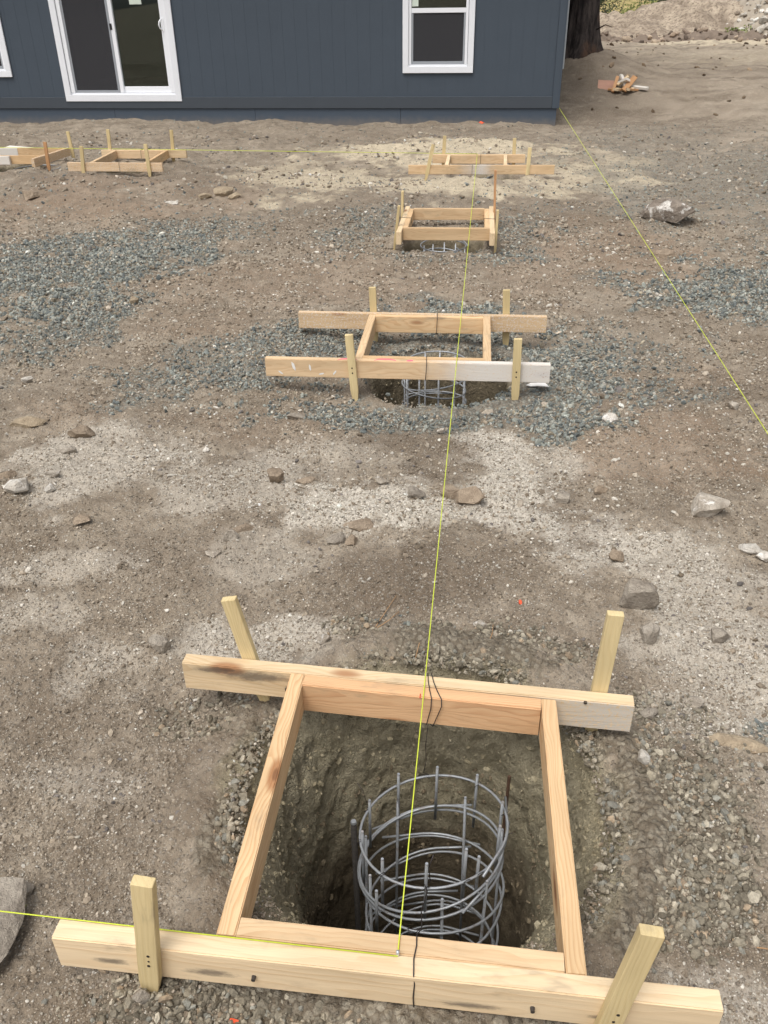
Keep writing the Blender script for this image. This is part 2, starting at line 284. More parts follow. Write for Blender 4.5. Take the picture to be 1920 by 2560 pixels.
def blob(lst, x, y, n):
    m = np.zeros_like(x); wx = (fbm(x*2.6+11, y*2.6, 4, 171, 0.6)-0.5)*2.4; wy = (fbm(x*2.6, y*2.6+23, 4, 181, 0.6)-0.5)*2.4
    fine = (fbm(x*13, y*13, 4, 191, 0.65)-0.5)*1.1
    for cx, cy, rx, ry, s in lst:
        r0 = min(rx, ry)
        d = np.sqrt(((x-cx+wx*r0)/rx)**2+((y-cy+wy*r0)/ry)**2) + (n-0.5)*1.2 + fine
        m = np.maximum(m, s*sst(1.30, 0.60, d))
    return m
def track_mask(x, y, n):
    m = np.zeros_like(x); st = fbm(x*0.8, y*5, 4, 231, 0.6)
    for cx, cy, r, w, a0, a1 in TRACKS:
        d = (np.hypot(x-cx, y-cy)-r)/w+(n-0.5)*1.5; an = np.arctan2(y-cy, x-cx); m = np.maximum(m, np.exp(-d*d)*sst(a0, a0+.5, an)*sst(a1, a1-.5, an))
    base = 0.55*sst(1.4, 3.0, x)*sst(13.5, 16.5, y)*sst(0.40, 0.62, st)
    return np.maximum(0.8*m*sst(0.3, 0.6, st), base)
def masks(x, y):
    n1 = fbm(x*2.2, y*2.2, 4, 71, 0.6); n2 = fbm(x*1.7+40, y*1.7, 4, 81, 0.6); n3 = fbm(x*2.7, y*2.7+30, 4, 91, 0.6)
    return dict(blue=blob(BLUE, x, y, n1), brown=blob(BROWN, x, y, n2*0.6+0.2), pale=blob(PALE, x, y, n3), sand=blob(SAND, x, y, n2), tracks=track_mask(x, y, n1), red=blob(RED, x, y, n1), dark=blob(DARK, x, y, n3))
def ground_z(x, y):
    x = np.atleast_1d(np.asarray(x, float)); y = np.atleast_1d(np.asarray(y, float)); return terrain(x, y)
def gz(x, y): return float(ground_z(x, y)[0])

def build_ground():
    rows = [-60, -40, -25, -16, -10, -6, -4, -3, -2, -1.2, -0.7, -0.3]
    y = 0.0
    while y < 18: rows.append(y); y += max(0.0062, 0.0046*y)
    while y < 45: rows.append(y); y += 0.0075*y
    while y < 260: rows.append(y); y *= 1.05
    rows = np.array(rows); NC = 500
    u = np.linspace(-1.32, 1.32, NC)
    ext = np.array([1.5, 1.9, 2.6, 4, 7, 12, 22, 45])
    u = np.concatenate([-ext[::-1]*1.0, u, ext])
    yy = np.maximum(rows, 0.0)
    w = 0.60*np.sqrt(yy**2+1.0)
    Xg = u[None, :]*w[:, None] - 0.1175*yy[:, None]; Yg = np.repeat(rows[:, None], len(u), 1)
    jit = np.minimum(w*2.64/NC, 0.02)[:, None]*0.35
    Xg = Xg+(RNG.random(Xg.shape)-0.5)*jit; Yg = Yg+(RNG.random(Xg.shape)-0.5)*jit
    x, y = Xg.ravel(), Yg.ravel()
    X, Y, drop, wall = pit_coords(x, y)
    base = terrain(x, y)
    smooth_base = terrain(x, y, False)
    Z = np.where(wall > 0.5, smooth_base, base) + drop
    mk = masks(X, Y)
    global WALL_PTS
    sel = np.nonzero((wall > 0.6) & (drop < -0.015) & (drop > -0.62))[0]; WALL_PTS = np.stack([X[sel], Y[sel], Z[sel], drop[sel]], -1)
    nr, nc = Xg.shape
    idx = np.arange(nr*nc).reshape(nr, nc)
    f = np.stack([idx[:-1, :-1], idx[:-1, 1:], idx[1:, 1:], idx[1:, :-1]], -1).reshape(-1, 4)
    me = bpy.data.meshes.new('ground'); me.vertices.add(len(X)); me.vertices.foreach_set('co', np.stack([X, Y, Z], -1).ravel())
    me.loops.add(f.size); me.loops.foreach_set('vertex_index', f.ravel().astype(np.int32))
    me.polygons.add(len(f)); me.polygons.foreach_set('loop_start', np.arange(0, f.size, 4, dtype=np.int32)); me.polygons.foreach_set('loop_total', np.full(len(f), 4, np.int32))
    me.polygons.foreach_set('use_smooth', np.ones(len(f), bool)); me.update(calc_edges=True)
    grass = sst(40, 46, Y)+0*X
    for nm, ch in (('mA', ('blue', 'brown', 'pale')), ('mB', ('red', 'dark', 'sand'))):
        a = me.attributes.new(nm, 'FLOAT_COLOR', 'POINT')
        a.data.foreach_set('color', np.stack([mk[c] for c in ch]+[np.ones_like(X)], -1).ravel().astype(np.float32))
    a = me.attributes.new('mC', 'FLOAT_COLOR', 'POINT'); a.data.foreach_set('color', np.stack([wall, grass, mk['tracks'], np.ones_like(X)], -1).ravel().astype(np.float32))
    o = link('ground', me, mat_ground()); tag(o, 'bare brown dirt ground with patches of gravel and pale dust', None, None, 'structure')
    return o

def mat_ground():
    s = NT('ground_soil'); P = s.coord('Object')
    A = s.n('ShaderNodeSeparateColor'); s.l(s.attr('mA').outputs['Color'], A.inputs[0])
    B = s.n('ShaderNodeSeparateColor'); s.l(s.attr('mB').outputs['Color'], B.inputs[0])
    Cc = s.n('ShaderNodeSeparateColor'); s.l(s.attr('mC').outputs['Color'], Cc.inputs[0])
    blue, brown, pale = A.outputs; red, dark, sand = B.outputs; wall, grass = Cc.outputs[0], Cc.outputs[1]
    n_big = s.noise(P, 1.7, 5, 0.62); n_mid = s.noise(P, 11, 5, 0.65); n_fine = s.noise(P, 70, 4, 0.7); n_grain = s.noise(P, 330, 3, 0.7)
    soil = s.mix(s.ramp(n_big, 0.33, 0.67), srgb(126, 114, 99), srgb(150, 138, 122))
    soil = s.mix(s.ramp(n_mid, 0.40, 0.72, 0, 0.8), soil, srgb(170, 158, 141))
    soil = s.mix(s.ramp(s.noise(P, 5, 5, 0.68), 0.54, 0.40, 0, 0.5), soil, srgb(112, 99, 84))
    soil = s.mix(s.math('MULTIPLY', red, 0.42), soil, srgb(148, 124, 102))
    soil = s.mix(s.math('MULTIPLY', s.math('MULTIPLY', dark, s.ramp(n_mid, 0.2, 0.6, 0.6, 1.0)), 0.8), soil, srgb(108, 95, 81))
    soil = s.mix(s.math('MULTIPLY', s.math('MULTIPLY', pale, s.ramp(n_fine, 0.25, 0.6, 0.5, 1.0)), 0.95), soil, srgb(206, 198, 185))
    soil = s.mix(s.math('MULTIPLY', s.math('MULTIPLY', sand, s.ramp(n_mid, 0.25, 0.6, 0.5, 1.0)), 0.95), soil, srgb(206, 192, 166))
    soil = s.mix(s.math('MULTIPLY', Cc.outputs[2], 0.7), soil, srgb(178, 164, 146))
    # small stones of the soil itself, below the size of the built ones
    vc1 = s.voro(P, 95, out='Color'); vd1 = s.voro(P, 95); vc2 = s.voro(P, 210, out='Color'); vd2 = s.voro(P, 210)
    r1 = s.sep(vc1)[0]; r2 = s.sep(vc2)[0]; r1b = s.sep(vc1)[1]; r2b = s.sep(vc2)[1]
    st1 = s.math('MULTIPLY', s.ramp(r1b, 0.66, 0.70), s.ramp(vd1, 0.50, 0.36))
    st2 = s.math('MULTIPLY', s.ramp(r2b, 0.55, 0.60), s.ramp(vd2, 0.50, 0.34))
    scol = s.mix(r1, srgb(124, 114, 102), srgb(178, 169, 156)); scol2 = s.mix(r2, srgb(116, 105, 92), srgb(192, 183, 169))
    col = s.mix(s.math('MULTIPLY', st2, 0.7), soil, scol2)
    col = s.mix(s.math('MULTIPLY', st1, 0.8), col, scol)
    # gravel beds
    gv_c = s.voro(P, 62, out='Color'); gv_d = s.voro(P, 62); g1, g2, _ = s.sep(gv_c)
    gcol = s.mix(g1, srgb(108, 110, 105), srgb(162, 162, 153)); gcol = s.mix(s.ramp(g2, 0.82, 0.9), gcol, srgb(146, 132, 112))
    gap = s.ramp(gv_d, 0.42, 0.62, 0.0, 0.8)
    gcol = s.mix(gap, gcol, srgb(112, 106, 96))
    col = s.mix(s.math('MULTIPLY', s.ramp(blue, 0.15, 0.95), 0.72), col, gcol)
    bcol = s.mix(g1, srgb(108, 100, 87), srgb(156, 148, 132)); bcol = s.mix(gap, bcol, srgb(104, 94, 80))
    col = s.mix(s.math('MULTIPLY', s.ramp(brown, 0.25, 0.8), 0.8), col, bcol)
    clay = s.mix(s.ramp(n_mid, 0.3, 0.7), srgb(166, 156, 130), srgb(190, 180, 154)); clay = s.mix(s.ramp(n_fine, 0.35, 0.8, 0, 0.6), clay, srgb(186, 176, 150))
    col = s.mix(wall, col, clay)
    col = s.mix(s.math('MULTIPLY', s.math('MAXIMUM', s.ramp(s.math('MULTIPLY_ADD', n_mid, 0.22, s.sep(P)[2]), -0.40, -0.58), s.math('MULTIPLY', s.ramp(s.sep(P)[1], 3.0, 3.2), 0.8)), wall), col, srgb(128, 116, 96))     # wall darker with depth; the farther pits' shade is put into the colour
    gr = s.mix(s.ramp(n_big, 0.4, 0.65), srgb(176, 157, 112), srgb(118, 118, 70))
    col = s.mix(grass, col, gr)
    col = s.mix(1.0, col, s.mix(n_grain, (0.74, 0.74, 0.74, 1), (1.22, 1.22, 1.22, 1)), 'MULTIPLY')
    hgt = s.math('MULTIPLY_ADD', s.math('MULTIPLY', st1, s.math('SUBTRACT', 0.6, vd1)), 1.2, s.math('MULTIPLY', n_fine, 0.9))
    hgt = s.math('ADD', hgt, s.math('MULTIPLY', st2, 0.25))
    gh = s.math('MULTIPLY', s.math('SUBTRACT', 0.7, gv_d), s.math('MAXIMUM', blue, brown)); hgt = s.math('ADD', hgt, s.math('MULTIPLY', gh, 1.6))
    b1 = s.bump(hgt, 0.9, 0.010); b2 = s.bump(n_grain, 0.6, 0.0025, b1)
    b3 = s.bump(s.math('MULTIPLY', s.noise(P, 26, 6, 0.7), wall), 1.0, 0.05, b2)
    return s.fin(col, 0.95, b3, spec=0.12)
ground = build_ground()

# ------------------------------------------------------------------ loose stones (nobody could count them)
def stone_mesh(name, seed, sub=1, planes=9, lo=0.62, hi=0.95, squash=(1, 1, 1)):
    rnd = np.random.default_rng(seed); bm = bmesh.new(); bmesh.ops.create_icosphere(bm, subdivisions=sub, radius=1.0)
    N = rnd.normal(size=(planes, 3)); N /= np.linalg.norm(N, axis=1)[:, None]; D = rnd.uniform(lo, hi, planes)
    for v in bm.verts:
        p = np.array(v.co)
        for n, d in zip(N, D):
            e = p@n-d
            if e > 0: p = p-n*e
        v.co = Vector(p*np.array(squash))
    me = bpy.data.meshes.new(name); bm.to_mesh(me); bm.free(); return me
def mat_loose():
    s = NT('loose_stone'); c = s.attr('col', 'INSTANCER').outputs['Color']; P = s.coord('Object')
    n = s.noise(P, 2.2, 4, 0.7); col = s.mix(1.0, c, s.mix(s.ramp(n, 0.25, 0.75), (0.72, 0.72, 0.72, 1), (1.25, 1.24, 1.22, 1)), 'MULTIPLY')
    return s.fin(col, 0.88, s.bump(s.noise(P, 5, 3), 0.35, 0.25), spec=0.2)
M_LOOSE = mat_loose()
stone_col = bpy.data.collections.new('stone_shapes')
for k in range(14):
    me = stone_mesh('stone_shape', 100+k, squash=(1, 0.62+0.03*k % 0.3, 0.45+0.025*(k % 8))); me.materials.append(M_LOOSE)
    stone_col.objects.link(bpy.data.objects.new('stone_shape_%02d' % k, me))
def scatter_group(coll):
    g = bpy.data.node_groups.new('scatter', 'GeometryNodeTree')
    g.interface.new_socket('Geometry', in_out='INPUT', socket_type='NodeSocketGeometry'); g.interface.new_socket('Geometry', in_out='OUTPUT', socket_type='NodeSocketGeometry')
    N = g.nodes; L = g.links; i = N.new('NodeGroupInput'); o = N.new('NodeGroupOutput')
    ip = N.new('GeometryNodeInstanceOnPoints'); ci = N.new('GeometryNodeCollectionInfo'); ci.inputs['Collection'].default_value = coll
    ci.inputs['Separate Children'].default_value = True; ci.inputs['Reset Children'].default_value = True
    def na(name, typ):
        n = N.new('GeometryNodeInputNamedAttribute'); n.data_type = typ; n.inputs['Name'].default_value = name; return n.outputs['Attribute']
    e2r = N.new('FunctionNodeEulerToRotation')
    L.new(na('rot', 'FLOAT_VECTOR'), e2r.inputs[0])
    L.new(i.outputs[0], ip.inputs['Points']); L.new(ci.outputs[0], ip.inputs['Instance']); ip.inputs['Pick Instance'].default_value = True
    L.new(na('pick', 'INT'), ip.inputs['Instance Index']); L.new(e2r.outputs[0], ip.inputs['Rotation']); L.new(na('scl', 'FLOAT_VECTOR'), ip.inputs['Scale'])
    L.new(ip.outputs[0], o.inputs[0]); return g
SCATTER = scatter_group(stone_col)
def scatter(name, label, x, y, size, col, sink=0.25, z=None, tilt=0.5, group=None, npick=14):
    n = len(x); z = ground_z(x, y) if z is None else z
    me = bpy.data.meshes.new(name); me.vertices.add(n); me.vertices.foreach_set('co', np.stack([x, y, z+size*(0.40-sink)], -1).ravel())
    def at(nm, typ, key, v): a = me.attributes.new(nm, typ, 'POINT'); a.data.foreach_set(key, np.ascontiguousarray(v).ravel())
    at('rot', 'FLOAT_VECTOR', 'vector', np.stack([RNG.normal(0, tilt, n), RNG.normal(0, tilt, n), RNG.uniform(0, 6.283, n)], -1).astype(np.float32))
    at('scl', 'FLOAT_VECTOR', 'vector', (size[:, None]*RNG.uniform(0.8, 1.2, (n, 3))).astype(np.float32))
    at('pick', 'INT', 'value', RNG.integers(0, npick, n).astype(np.int32))
    at('col', 'FLOAT_COLOR', 'color', np.concatenate([col, np.ones((n, 1))], 1).astype(np.float32))
    o = link(name, me); md = o.modifiers.new('scatter', 'NODES'); md.node_group = group or SCATTER
    return tag(o, label, None, None, 'stuff')
def lin(*c): return np.array(srgb(*c)[:3])
def palette(n, cols, wts, jit=0.18):
    i = RNG.choice(len(cols), n, p=np.array(wts)/sum(wts)); c = np.array([lin(*cols[k]) for k in i])
    return np.clip(c*RNG.lognormal(0, jit, (n, 1)), 0.01, 0.75)
def in_view(x, y, pad=1.12):
    c = -0.1175*y; w = 0.475*np.sqrt(y*y+2.2)*pad+0.05; return np.abs(x-c) < w
def off_pits(x, y, k=1.0):
    ok = np.ones(len(x), bool)
    for cx, cy, R, D in PITS: ok &= np.hypot(x-cx, y-cy) > R*k
    return ok
def sample(n, y0, y1, power=1.0):
    """points spread over the ground between two distances, denser nearby"""
    y = y0*(y1/y0)**(RNG.random(n)**power); x = -0.1175*y+(RNG.random(n)*2-1)*(0.475*np.sqrt(y*y+2.2)*1.12+0.05)
    return x, y
HOUSE_Y = 15.1
def outside_house(x, y): return (y < HOUSE_Y-0.05) | (x > 1.25)

GREY = [(122, 126, 122), (142, 145, 138), (163, 163, 154), (103, 108, 107), (150, 141, 124)]
OLIVE = [(128, 121, 107), (148, 140, 124), (168, 160, 144), (112, 105, 92), (138, 136, 127), (156, 139, 118)]
DIRTY = [(138, 126, 111), (156, 144, 128), (174, 163, 148), (124, 112, 97)]
WHITE = [(196, 190, 179), (214, 208, 198), (174, 167, 154)]

def scatter_soil():
    # grit and small stones in the dirt, everywhere
    x, y = sample(260000, 0.62, 7.5, 1.0); m = masks(x, y)
    keep = off_pits(x, y, 1.0) & (RNG.random(len(x)) < 0.25+1.1*sst(0.40, 0.66, fbm(x*4, y*4, 4, 101, 0.65))) ; x, y = x[keep], y[keep]
    d = np.sqrt(y*y+2.2); sz = 0.0011*d*RNG.lognormal(0, 0.45, len(x)); sz = np.clip(sz, 0.0012, 0.016)
    m = masks(x, y); c = palette(len(x), DIRTY+WHITE[:1], [4, 4, 2.2, 3, 0.9], 0.15)
    wv = palette(len(x), WHITE, [2, 1, 2], 0.1); pick = RNG.random(len(x)) < 0.03+0.55*m['pale']
    c[pick] = wv[pick]; dk = 1-0.22*m['dark']; c *= dk[:, None]
    scatter('grit', 'fine grit and crumbs lying all over the dirt', x, y, sz, c, 0.22)
    # stones of 1 to 3 cm thrown about
    x, y = sample(28000, 0.62, 13); k = off_pits(x, y, 1.06) & (RNG.random(len(x)) < sst(0.42, 0.68, fbm(x*2.4, y*2.4, 4, 111, 0.65))); x, y = x[k], y[k]
    sz = 0.0021*np.sqrt(y*y+2.2)*RNG.lognormal(0, 0.42, len(x)); sz = np.clip(sz, 0.003, 0.035)
    m = masks(x, y); c = palette(len(x), DIRTY+WHITE+[(118, 112, 108)], [4, 4, 3, 1.5, 1.0, 0.5, 1.2, 2], 0.16)
    scatter('scattered_stones', 'small loose stones scattered over the dirt', x, y, sz, c, 0.25)
def bed(lst, dens, scale=1.1):
    xs, ys = [], []
    for cx, cy, rx, ry, s in lst:
        n = int(math.pi*rx*ry*scale*scale*1.6*dens(cy)*s); a = RNG.uniform(0, 6.283, n); r = np.sqrt(RNG.random(n))*1.35
        xs.append(cx+rx*r*np.cos(a)); ys.append(cy+ry*r*np.sin(a))
    return np.concatenate(xs), np.concatenate(ys)
def scatter_gravel():
    x, y = bed([b for b in BLUE if b[1] < 8], lambda cy: 6000 if cy < 3 else 3400 if cy < 5 else 2200); m = masks(x, y)
    k = (RNG.random(len(x)) < m['blue']**1.4*1.05) & off_pits(x, y, 0.99) & in_view(x, y, 1.25); x, y = x[k], y[k]
    sz = np.clip(RNG.lognormal(math.log(0.0074), 0.40, len(x)), 0.004, 0.02)
    sz *= np.where(y > 4.6, 1.25, 1.0)
    scatter('crushed_gravel', 'blue grey crushed gravel spread in patches round the middle frames', x, y, sz, palette(len(x), GREY, [4, 4, 2.4, 3, 1.2], 0.2), 0.12, tilt=0.9)
    x, y = bed(BROWN, lambda cy: 15000); m = masks(x, y)
    k = (RNG.random(len(x)) < m['brown']*1.15) & off_pits(x, y, 0.99); x, y = x[k], y[k]
    sz = np.clip(RNG.lognormal(math.log(0.0062), 0.42, len(x)), 0.0025, 0.016)
    scatter('brown_gravel', 'olive brown gravel heaped round the nearest pit', x, y, sz, palette(len(x), OLIVE, [4, 4, 2.5, 3, 2, 1], 0.16), 0.10, tilt=0.9)
    x, y = bed(PALE, lambda cy: 14000 if cy < 2.2 else 11000); m = masks(x, y)
    k = (RNG.random(len(x)) < m['pale']*0.95) & off_pits(x, y, 1.0); x, y = x[k], y[k]
    sz = np.clip(RNG.lognormal(math.log(0.0026), 0.45, len(x)), 0.0012, 0.010)
    scatter('pale_grit', 'white crushed grit showing in the pale dusty patches', x, y, sz, palette(len(x), WHITE+[(168, 158, 143)], [3, 2, 3, 2], 0.10), 0.2)
    # far gravel and clods
    x, y = sample(60000, 6.6, 15.5); m = masks(x, y); k = outside_house(x, y) & off_pits(x, y, 1.02) & (RNG.random(len(x)) < 0.25+0.75*m['blue']); x, y = x[k], y[k]
    sz = np.clip(RNG.lognormal(math.log(0.0085), 0.42, len(x)), 0.004, 0.03)
    scatter('far_gravel', 'sparse grey gravel on the ground towards the house', x, y, sz, palette(len(x), GREY+DIRTY, [3, 3, 2, 1.5, 2, 3, 3, 1, 1.5], 0.14), 0.25)
    y = RNG.uniform(15.5, 30, 300); x = RNG.uniform(1.6, 12, 300); k = in_view(x, y, 1.1) & (x > 1.4); x, y = x[k], y[k]
    sz = np.clip(RNG.lognormal(math.log(0.035), 0.5, len(x)), 0.012, 0.11)
    scatter('dirt_clods', 'dark clods and bark bits strewn on the slope behind the house', x, y, sz, palette(len(x), [(92, 78, 64), (112, 96, 79), (136, 118, 98)], [2, 2, 2], 0.2), 0.3)
def scatter_crumbs():
    P = WALL_PTS[RNG.permutation(len(WALL_PTS))]
    near = P[np.hypot(P[:, 0]+0.075, P[:, 1]-1.335) < 0.6][:2200]; rest = P[P[:, 1] > 3][:700]; P = np.concatenate([near, rest])
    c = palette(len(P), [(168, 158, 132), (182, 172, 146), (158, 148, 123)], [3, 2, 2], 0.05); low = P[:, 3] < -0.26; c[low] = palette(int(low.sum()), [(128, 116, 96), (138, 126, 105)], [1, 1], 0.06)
    sz = np.clip(RNG.lognormal(math.log(0.0050), 0.55, len(P)), 0.002, 0.014)
    scatter('clay_crumbs', 'crumbled clay clinging to the walls of the pits', P[:, 0], P[:, 1], sz, c, 0.55, z=P[:, 2], tilt=1.2)
scatter_soil(); scatter_gravel(); scatter_crumbs()

# ------------------------------------------------------------------ materials of the built things
def mat_wood(name, early, late, ring=0.0065, fade=0.5, knots=True, paint=None, stains=()):
    s = NT(name); P = s.coord('Object'); R = s.rand()
    off = s.comb(s.math('MULTIPLY', R, 37.0), s.math('MULTIPLY_ADD', R, 0.02, 0.045), s.math('MULTIPLY_ADD', s.math('FRACT', s.math('MULTIPLY', R, 91.7)), 0.05, -0.03))
    Q = s.vmath('ADD', P, off); qx, qy, qz = s.sep(Q)
    W1 = s.noise(s.mapping(Q, (2.2, 9, 9)), 1.0, 3, 0.5, 'Color'); W1 = s.vmath('SUBTRACT', W1, (0.5, 0.5, 0.5)); wx, wy, wz = s.sep(W1)
    # knots: sparse points along the board
    kv = s.n('ShaderNodeTexVoronoi', feature='F1'); s.l(s.mapping(Q, (3.1, 9.0, 9.0)), kv.inputs['Vector']); kv.inputs['Scale'].default_value = 1.0
    kd = kv.outputs['Distance']; kr = s.sep(kv.outputs['Color'])[0]; on = s.ramp(kr, 0.48, 0.52)
    kbump = s.math('MULTIPLY', s.ramp(kd, 0.42, 0.04), on)
    yy = s.math('MULTIPLY_ADD', wy, 0.085, qy); zz = s.math('MULTIPLY_ADD', wz, 0.085, qz)
    r = s.math('SQRT', s.math('ADD', s.math('MULTIPLY', yy, yy), s.math('MULTIPLY', zz, zz)))
    r = s.math('MULTIPLY_ADD', kbump, 0.020, r)
    ph = s.math('FRACT', s.math('DIVIDE', r, ring)); lw = s.math('MULTIPLY', s.ramp(ph, 0.35, 0.92), s.ramp(ph, 1.0, 0.94))
    fib = s.noise(s.mapping(Q, (6, 420, 420)), 1.0, 2, 0.6)
    big = s.noise(s.mapping(Q, (2.5, 14, 14)), 1.0, 3)
    col = s.mix(s.math('MULTIPLY', s.math('MULTIPLY', lw, fade), s.ramp(s.noise(s.mapping(Q, (1.2, 20, 20)), 1.0, 3), 0.3, 0.65, 0.25, 1.0)), early, late)
    col = s.mix(1.0, col, s.mix(s.ramp(big, 0.25, 0.75), (0.86, 0.85, 0.83, 1), (1.10, 1.10, 1.10, 1)), 'MULTIPLY')
    col = s.mix(1.0, col, s.mix(fib, (0.88, 0.87, 0.86, 1), (1.10, 1.10, 1.10, 1)), 'MULTIPLY')
    col = s.mix(1.0, col, s.mix(R, (0.92, 0.90, 0.87, 1), (1.06, 1.06, 1.07, 1)), 'MULTIPLY')
    if knots:
        col = s.mix(s.math('MULTIPLY', s.math('MULTIPLY', s.ramp(kd, 0.20, 0.10), on), 0.75), col, srgb(150, 98, 60))
        col = s.mix(s.math('MULTIPLY', s.math('MULTIPLY', s.ramp(kd, 0.085, 0.05), on), 0.6), col, srgb(96, 62, 42))
    # handling dirt
    dn = s.noise(s.mapping(Q, (3, 9, 9)), 2.0, 5, 0.65); col = s.mix(s.ramp(dn, 0.56, 0.76, 0, 0.5), col, srgb(146, 130, 108))
    sm = s.noise(s.mapping(Q, (1.6, 5, 7)), 1.3, 5, 0.7); col = s.mix(s.ramp(sm, 0.61, 0.74, 0, 0.6), col, srgb(108, 100, 90))
    for sx, sz, rx, rz in stains:      # dark smudges on the front face, in the board's own x and z
        px, pyy, pz = s.sep(P); ex = s.math('DIVIDE', s.math('SUBTRACT', px, sx), rx); ez = s.math('DIVIDE', s.math('SUBTRACT', pz, sz), rz)
        d = s.math('ADD', s.math('SQRT', s.math('ADD', s.math('MULTIPLY', ex, ex), s.math('MULTIPLY', ez, ez))), s.math('MULTIPLY_ADD', s.noise(s.mapping(P, (1, 3, 3)), 28, 5, 0.75), 1.8, -0.9))
        col = s.mix(s.math('MULTIPLY', s.ramp(d, 1.15, 0.2, 0, 0.75), s.ramp(pyy, -0.0150, -0.0185)), col, srgb(92, 84, 76))
    pface = None
    if paint and len(paint) > 3: pface = paint[3]; paint = paint[:3]
    if paint:      # (lo, hi) along the board in its own x, amount: white overspray with a ragged edge
        lo, hi, amt = paint; px = s.sep(P)[0]
        e = s.math('MULTIPLY_ADD', s.noise(P, 14, 5, 0.7), 0.16, s.math('ADD', px, -0.08))
        m1 = s.math('MULTIPLY', s.ramp(e, lo-0.06, lo+0.26), s.ramp(e, hi+0.16, hi-0.04))
        sp = s.ramp(s.noise(P, 110, 4, 0.8), 0.60-0.30*amt, 0.72-0.30*amt)
        pm = s.math('MULTIPLY', s.math('MULTIPLY', m1, sp), 0.85)
        if pface: pm = s.math('MULTIPLY', pm, s.ramp(s.sep(P)[1], -0.0160, -0.0185))     # only its front face was sprayed
        col = s.mix(pm, col, srgb(*((196, 190, 181) if pface else (214, 211, 206))))
    return s.fin(col, 0.72, s.bump(s.math('ADD', fib, s.math('MULTIPLY', lw, 0.5)), 0.25, 0.002), spec=0.25)
PALE_PINE = (srgb(221, 199, 165), srgb(198, 165, 123)); FIR = (srgb(215, 185, 145), srgb(190, 145, 102)); TAN = (srgb(211, 184, 148), srgb(186, 149, 111))
M_PINE = mat_wood('pale_pine', *PALE_PINE, ring=0.013, fade=0.42); M_FIR = mat_wood('red_fir', *FIR, ring=0.0072, fade=0.62); M_TAN = mat_wood('tan_fir', *TAN, ring=0.009, fade=0.5)
M_FIRRED = mat_wood('red_fir_dark', srgb(208, 170, 130), srgb(176, 126, 88), ring=0.0072, fade=0.6); M_STAKE = mat_wood('stake_wood', srgb(210, 192, 148), srgb(190, 166, 118), ring=0.009, fade=0.45, knots=False)
M_STAKE_RED = mat_wood('weathered_stake', srgb(190, 148, 108), srgb(160, 112, 74), ring=0.007, knots=False)
M_OLD = mat_wood('old_board', srgb(214, 194, 162), srgb(186, 158, 122), ring=0.012, fade=0.5, paint=(-0.9, 0.9, 0.12))
M_PAINT_R = mat_wood('board_painted_right', *TAN, ring=0.009, paint=(0.10, 2.0, 0.95)); M_PAINT_M = mat_wood('board_painted_middle', *TAN, ring=0.009, paint=(-0.22, 0.02, 0.8))
M_PAINT_L = mat_wood('board_speckled', *TAN, ring=0.009, paint=(-2.0, 2.0, 0.30)); M_PAINT_E = mat_wood('board_speckled_end', *PALE_PINE, ring=0.011, paint=(0.26, 2.0, 0.72, True), stains=[(-.37, .020, .11, .020), (-.49, .030, .06, .012), (-.29, -.012, .012, .012)]); M_PAINT_W = mat_wood('board_whitewashed', *PALE_PINE, ring=0.011, paint=(-3.0, 3.0, 1.05))
def mat_flat(name, col, rough=0.6, metallic=0.0, spec=0.4, var=0.12, scale=30):
    s = NT(name); P = s.coord('Object'); n = s.noise(P, scale, 4, 0.6)
    c = s.mix(1.0, col, s.mix(n, (1-var, 1-var, 1-var, 1), (1+var, 1+var, 1+var, 1)), 'MULTIPLY')
    return s.fin(c, rough, s.bump(n, 0.15, 0.003), metallic, spec)
def mat_steel():
    s = NT('rebar_steel'); P = s.coord('Object'); n = s.noise(P, 45, 5, 0.7); c = s.mix(s.ramp(n, 0.50, 0.78), srgb(158, 162, 166), srgb(126, 112, 100))
    c = s.mix(1.0, c, s.mix(s.noise(P, 9, 3), (0.75, 0.75, 0.75, 1), (1.15, 1.15, 1.15, 1)), 'MULTIPLY')
    return s.fin(c, s.ramp(n, 0.3, 0.8, 0.38, 0.62), s.bump(n, 0.3, 0.002), 0.35, 0.5)
M_STEEL = mat_steel(); M_RUST = mat_flat('rusty_steel', srgb(92, 70, 56), 0.7, 0.3, var=0.35); M_CUT = mat_flat('cut_steel', srgb(214, 218, 222), 0.3, 0.8)
M_WIRE = mat_flat('black_wire', srgb(64, 58, 58), 0.5, 0.5); M_NAIL = mat_flat('dark_nail', srgb(78, 74, 72), 0.45, 0.6); M_HOLE = mat_flat('screw_recess', srgb(46, 38, 30), 0.9)
M_STRING = mat_flat('string_yellow', srgb(200, 212, 66), 0.6, var=0.05); M_REDMARK = mat_flat('red_marker', srgb(190, 44, 34), 0.7); M_PINK = mat_flat('pink_spray', srgb(232, 112, 128), 0.8, var=0.2)
M_WHITE_DAB = mat_flat('white_paint_dab', srgb(228, 226, 222), 0.6)

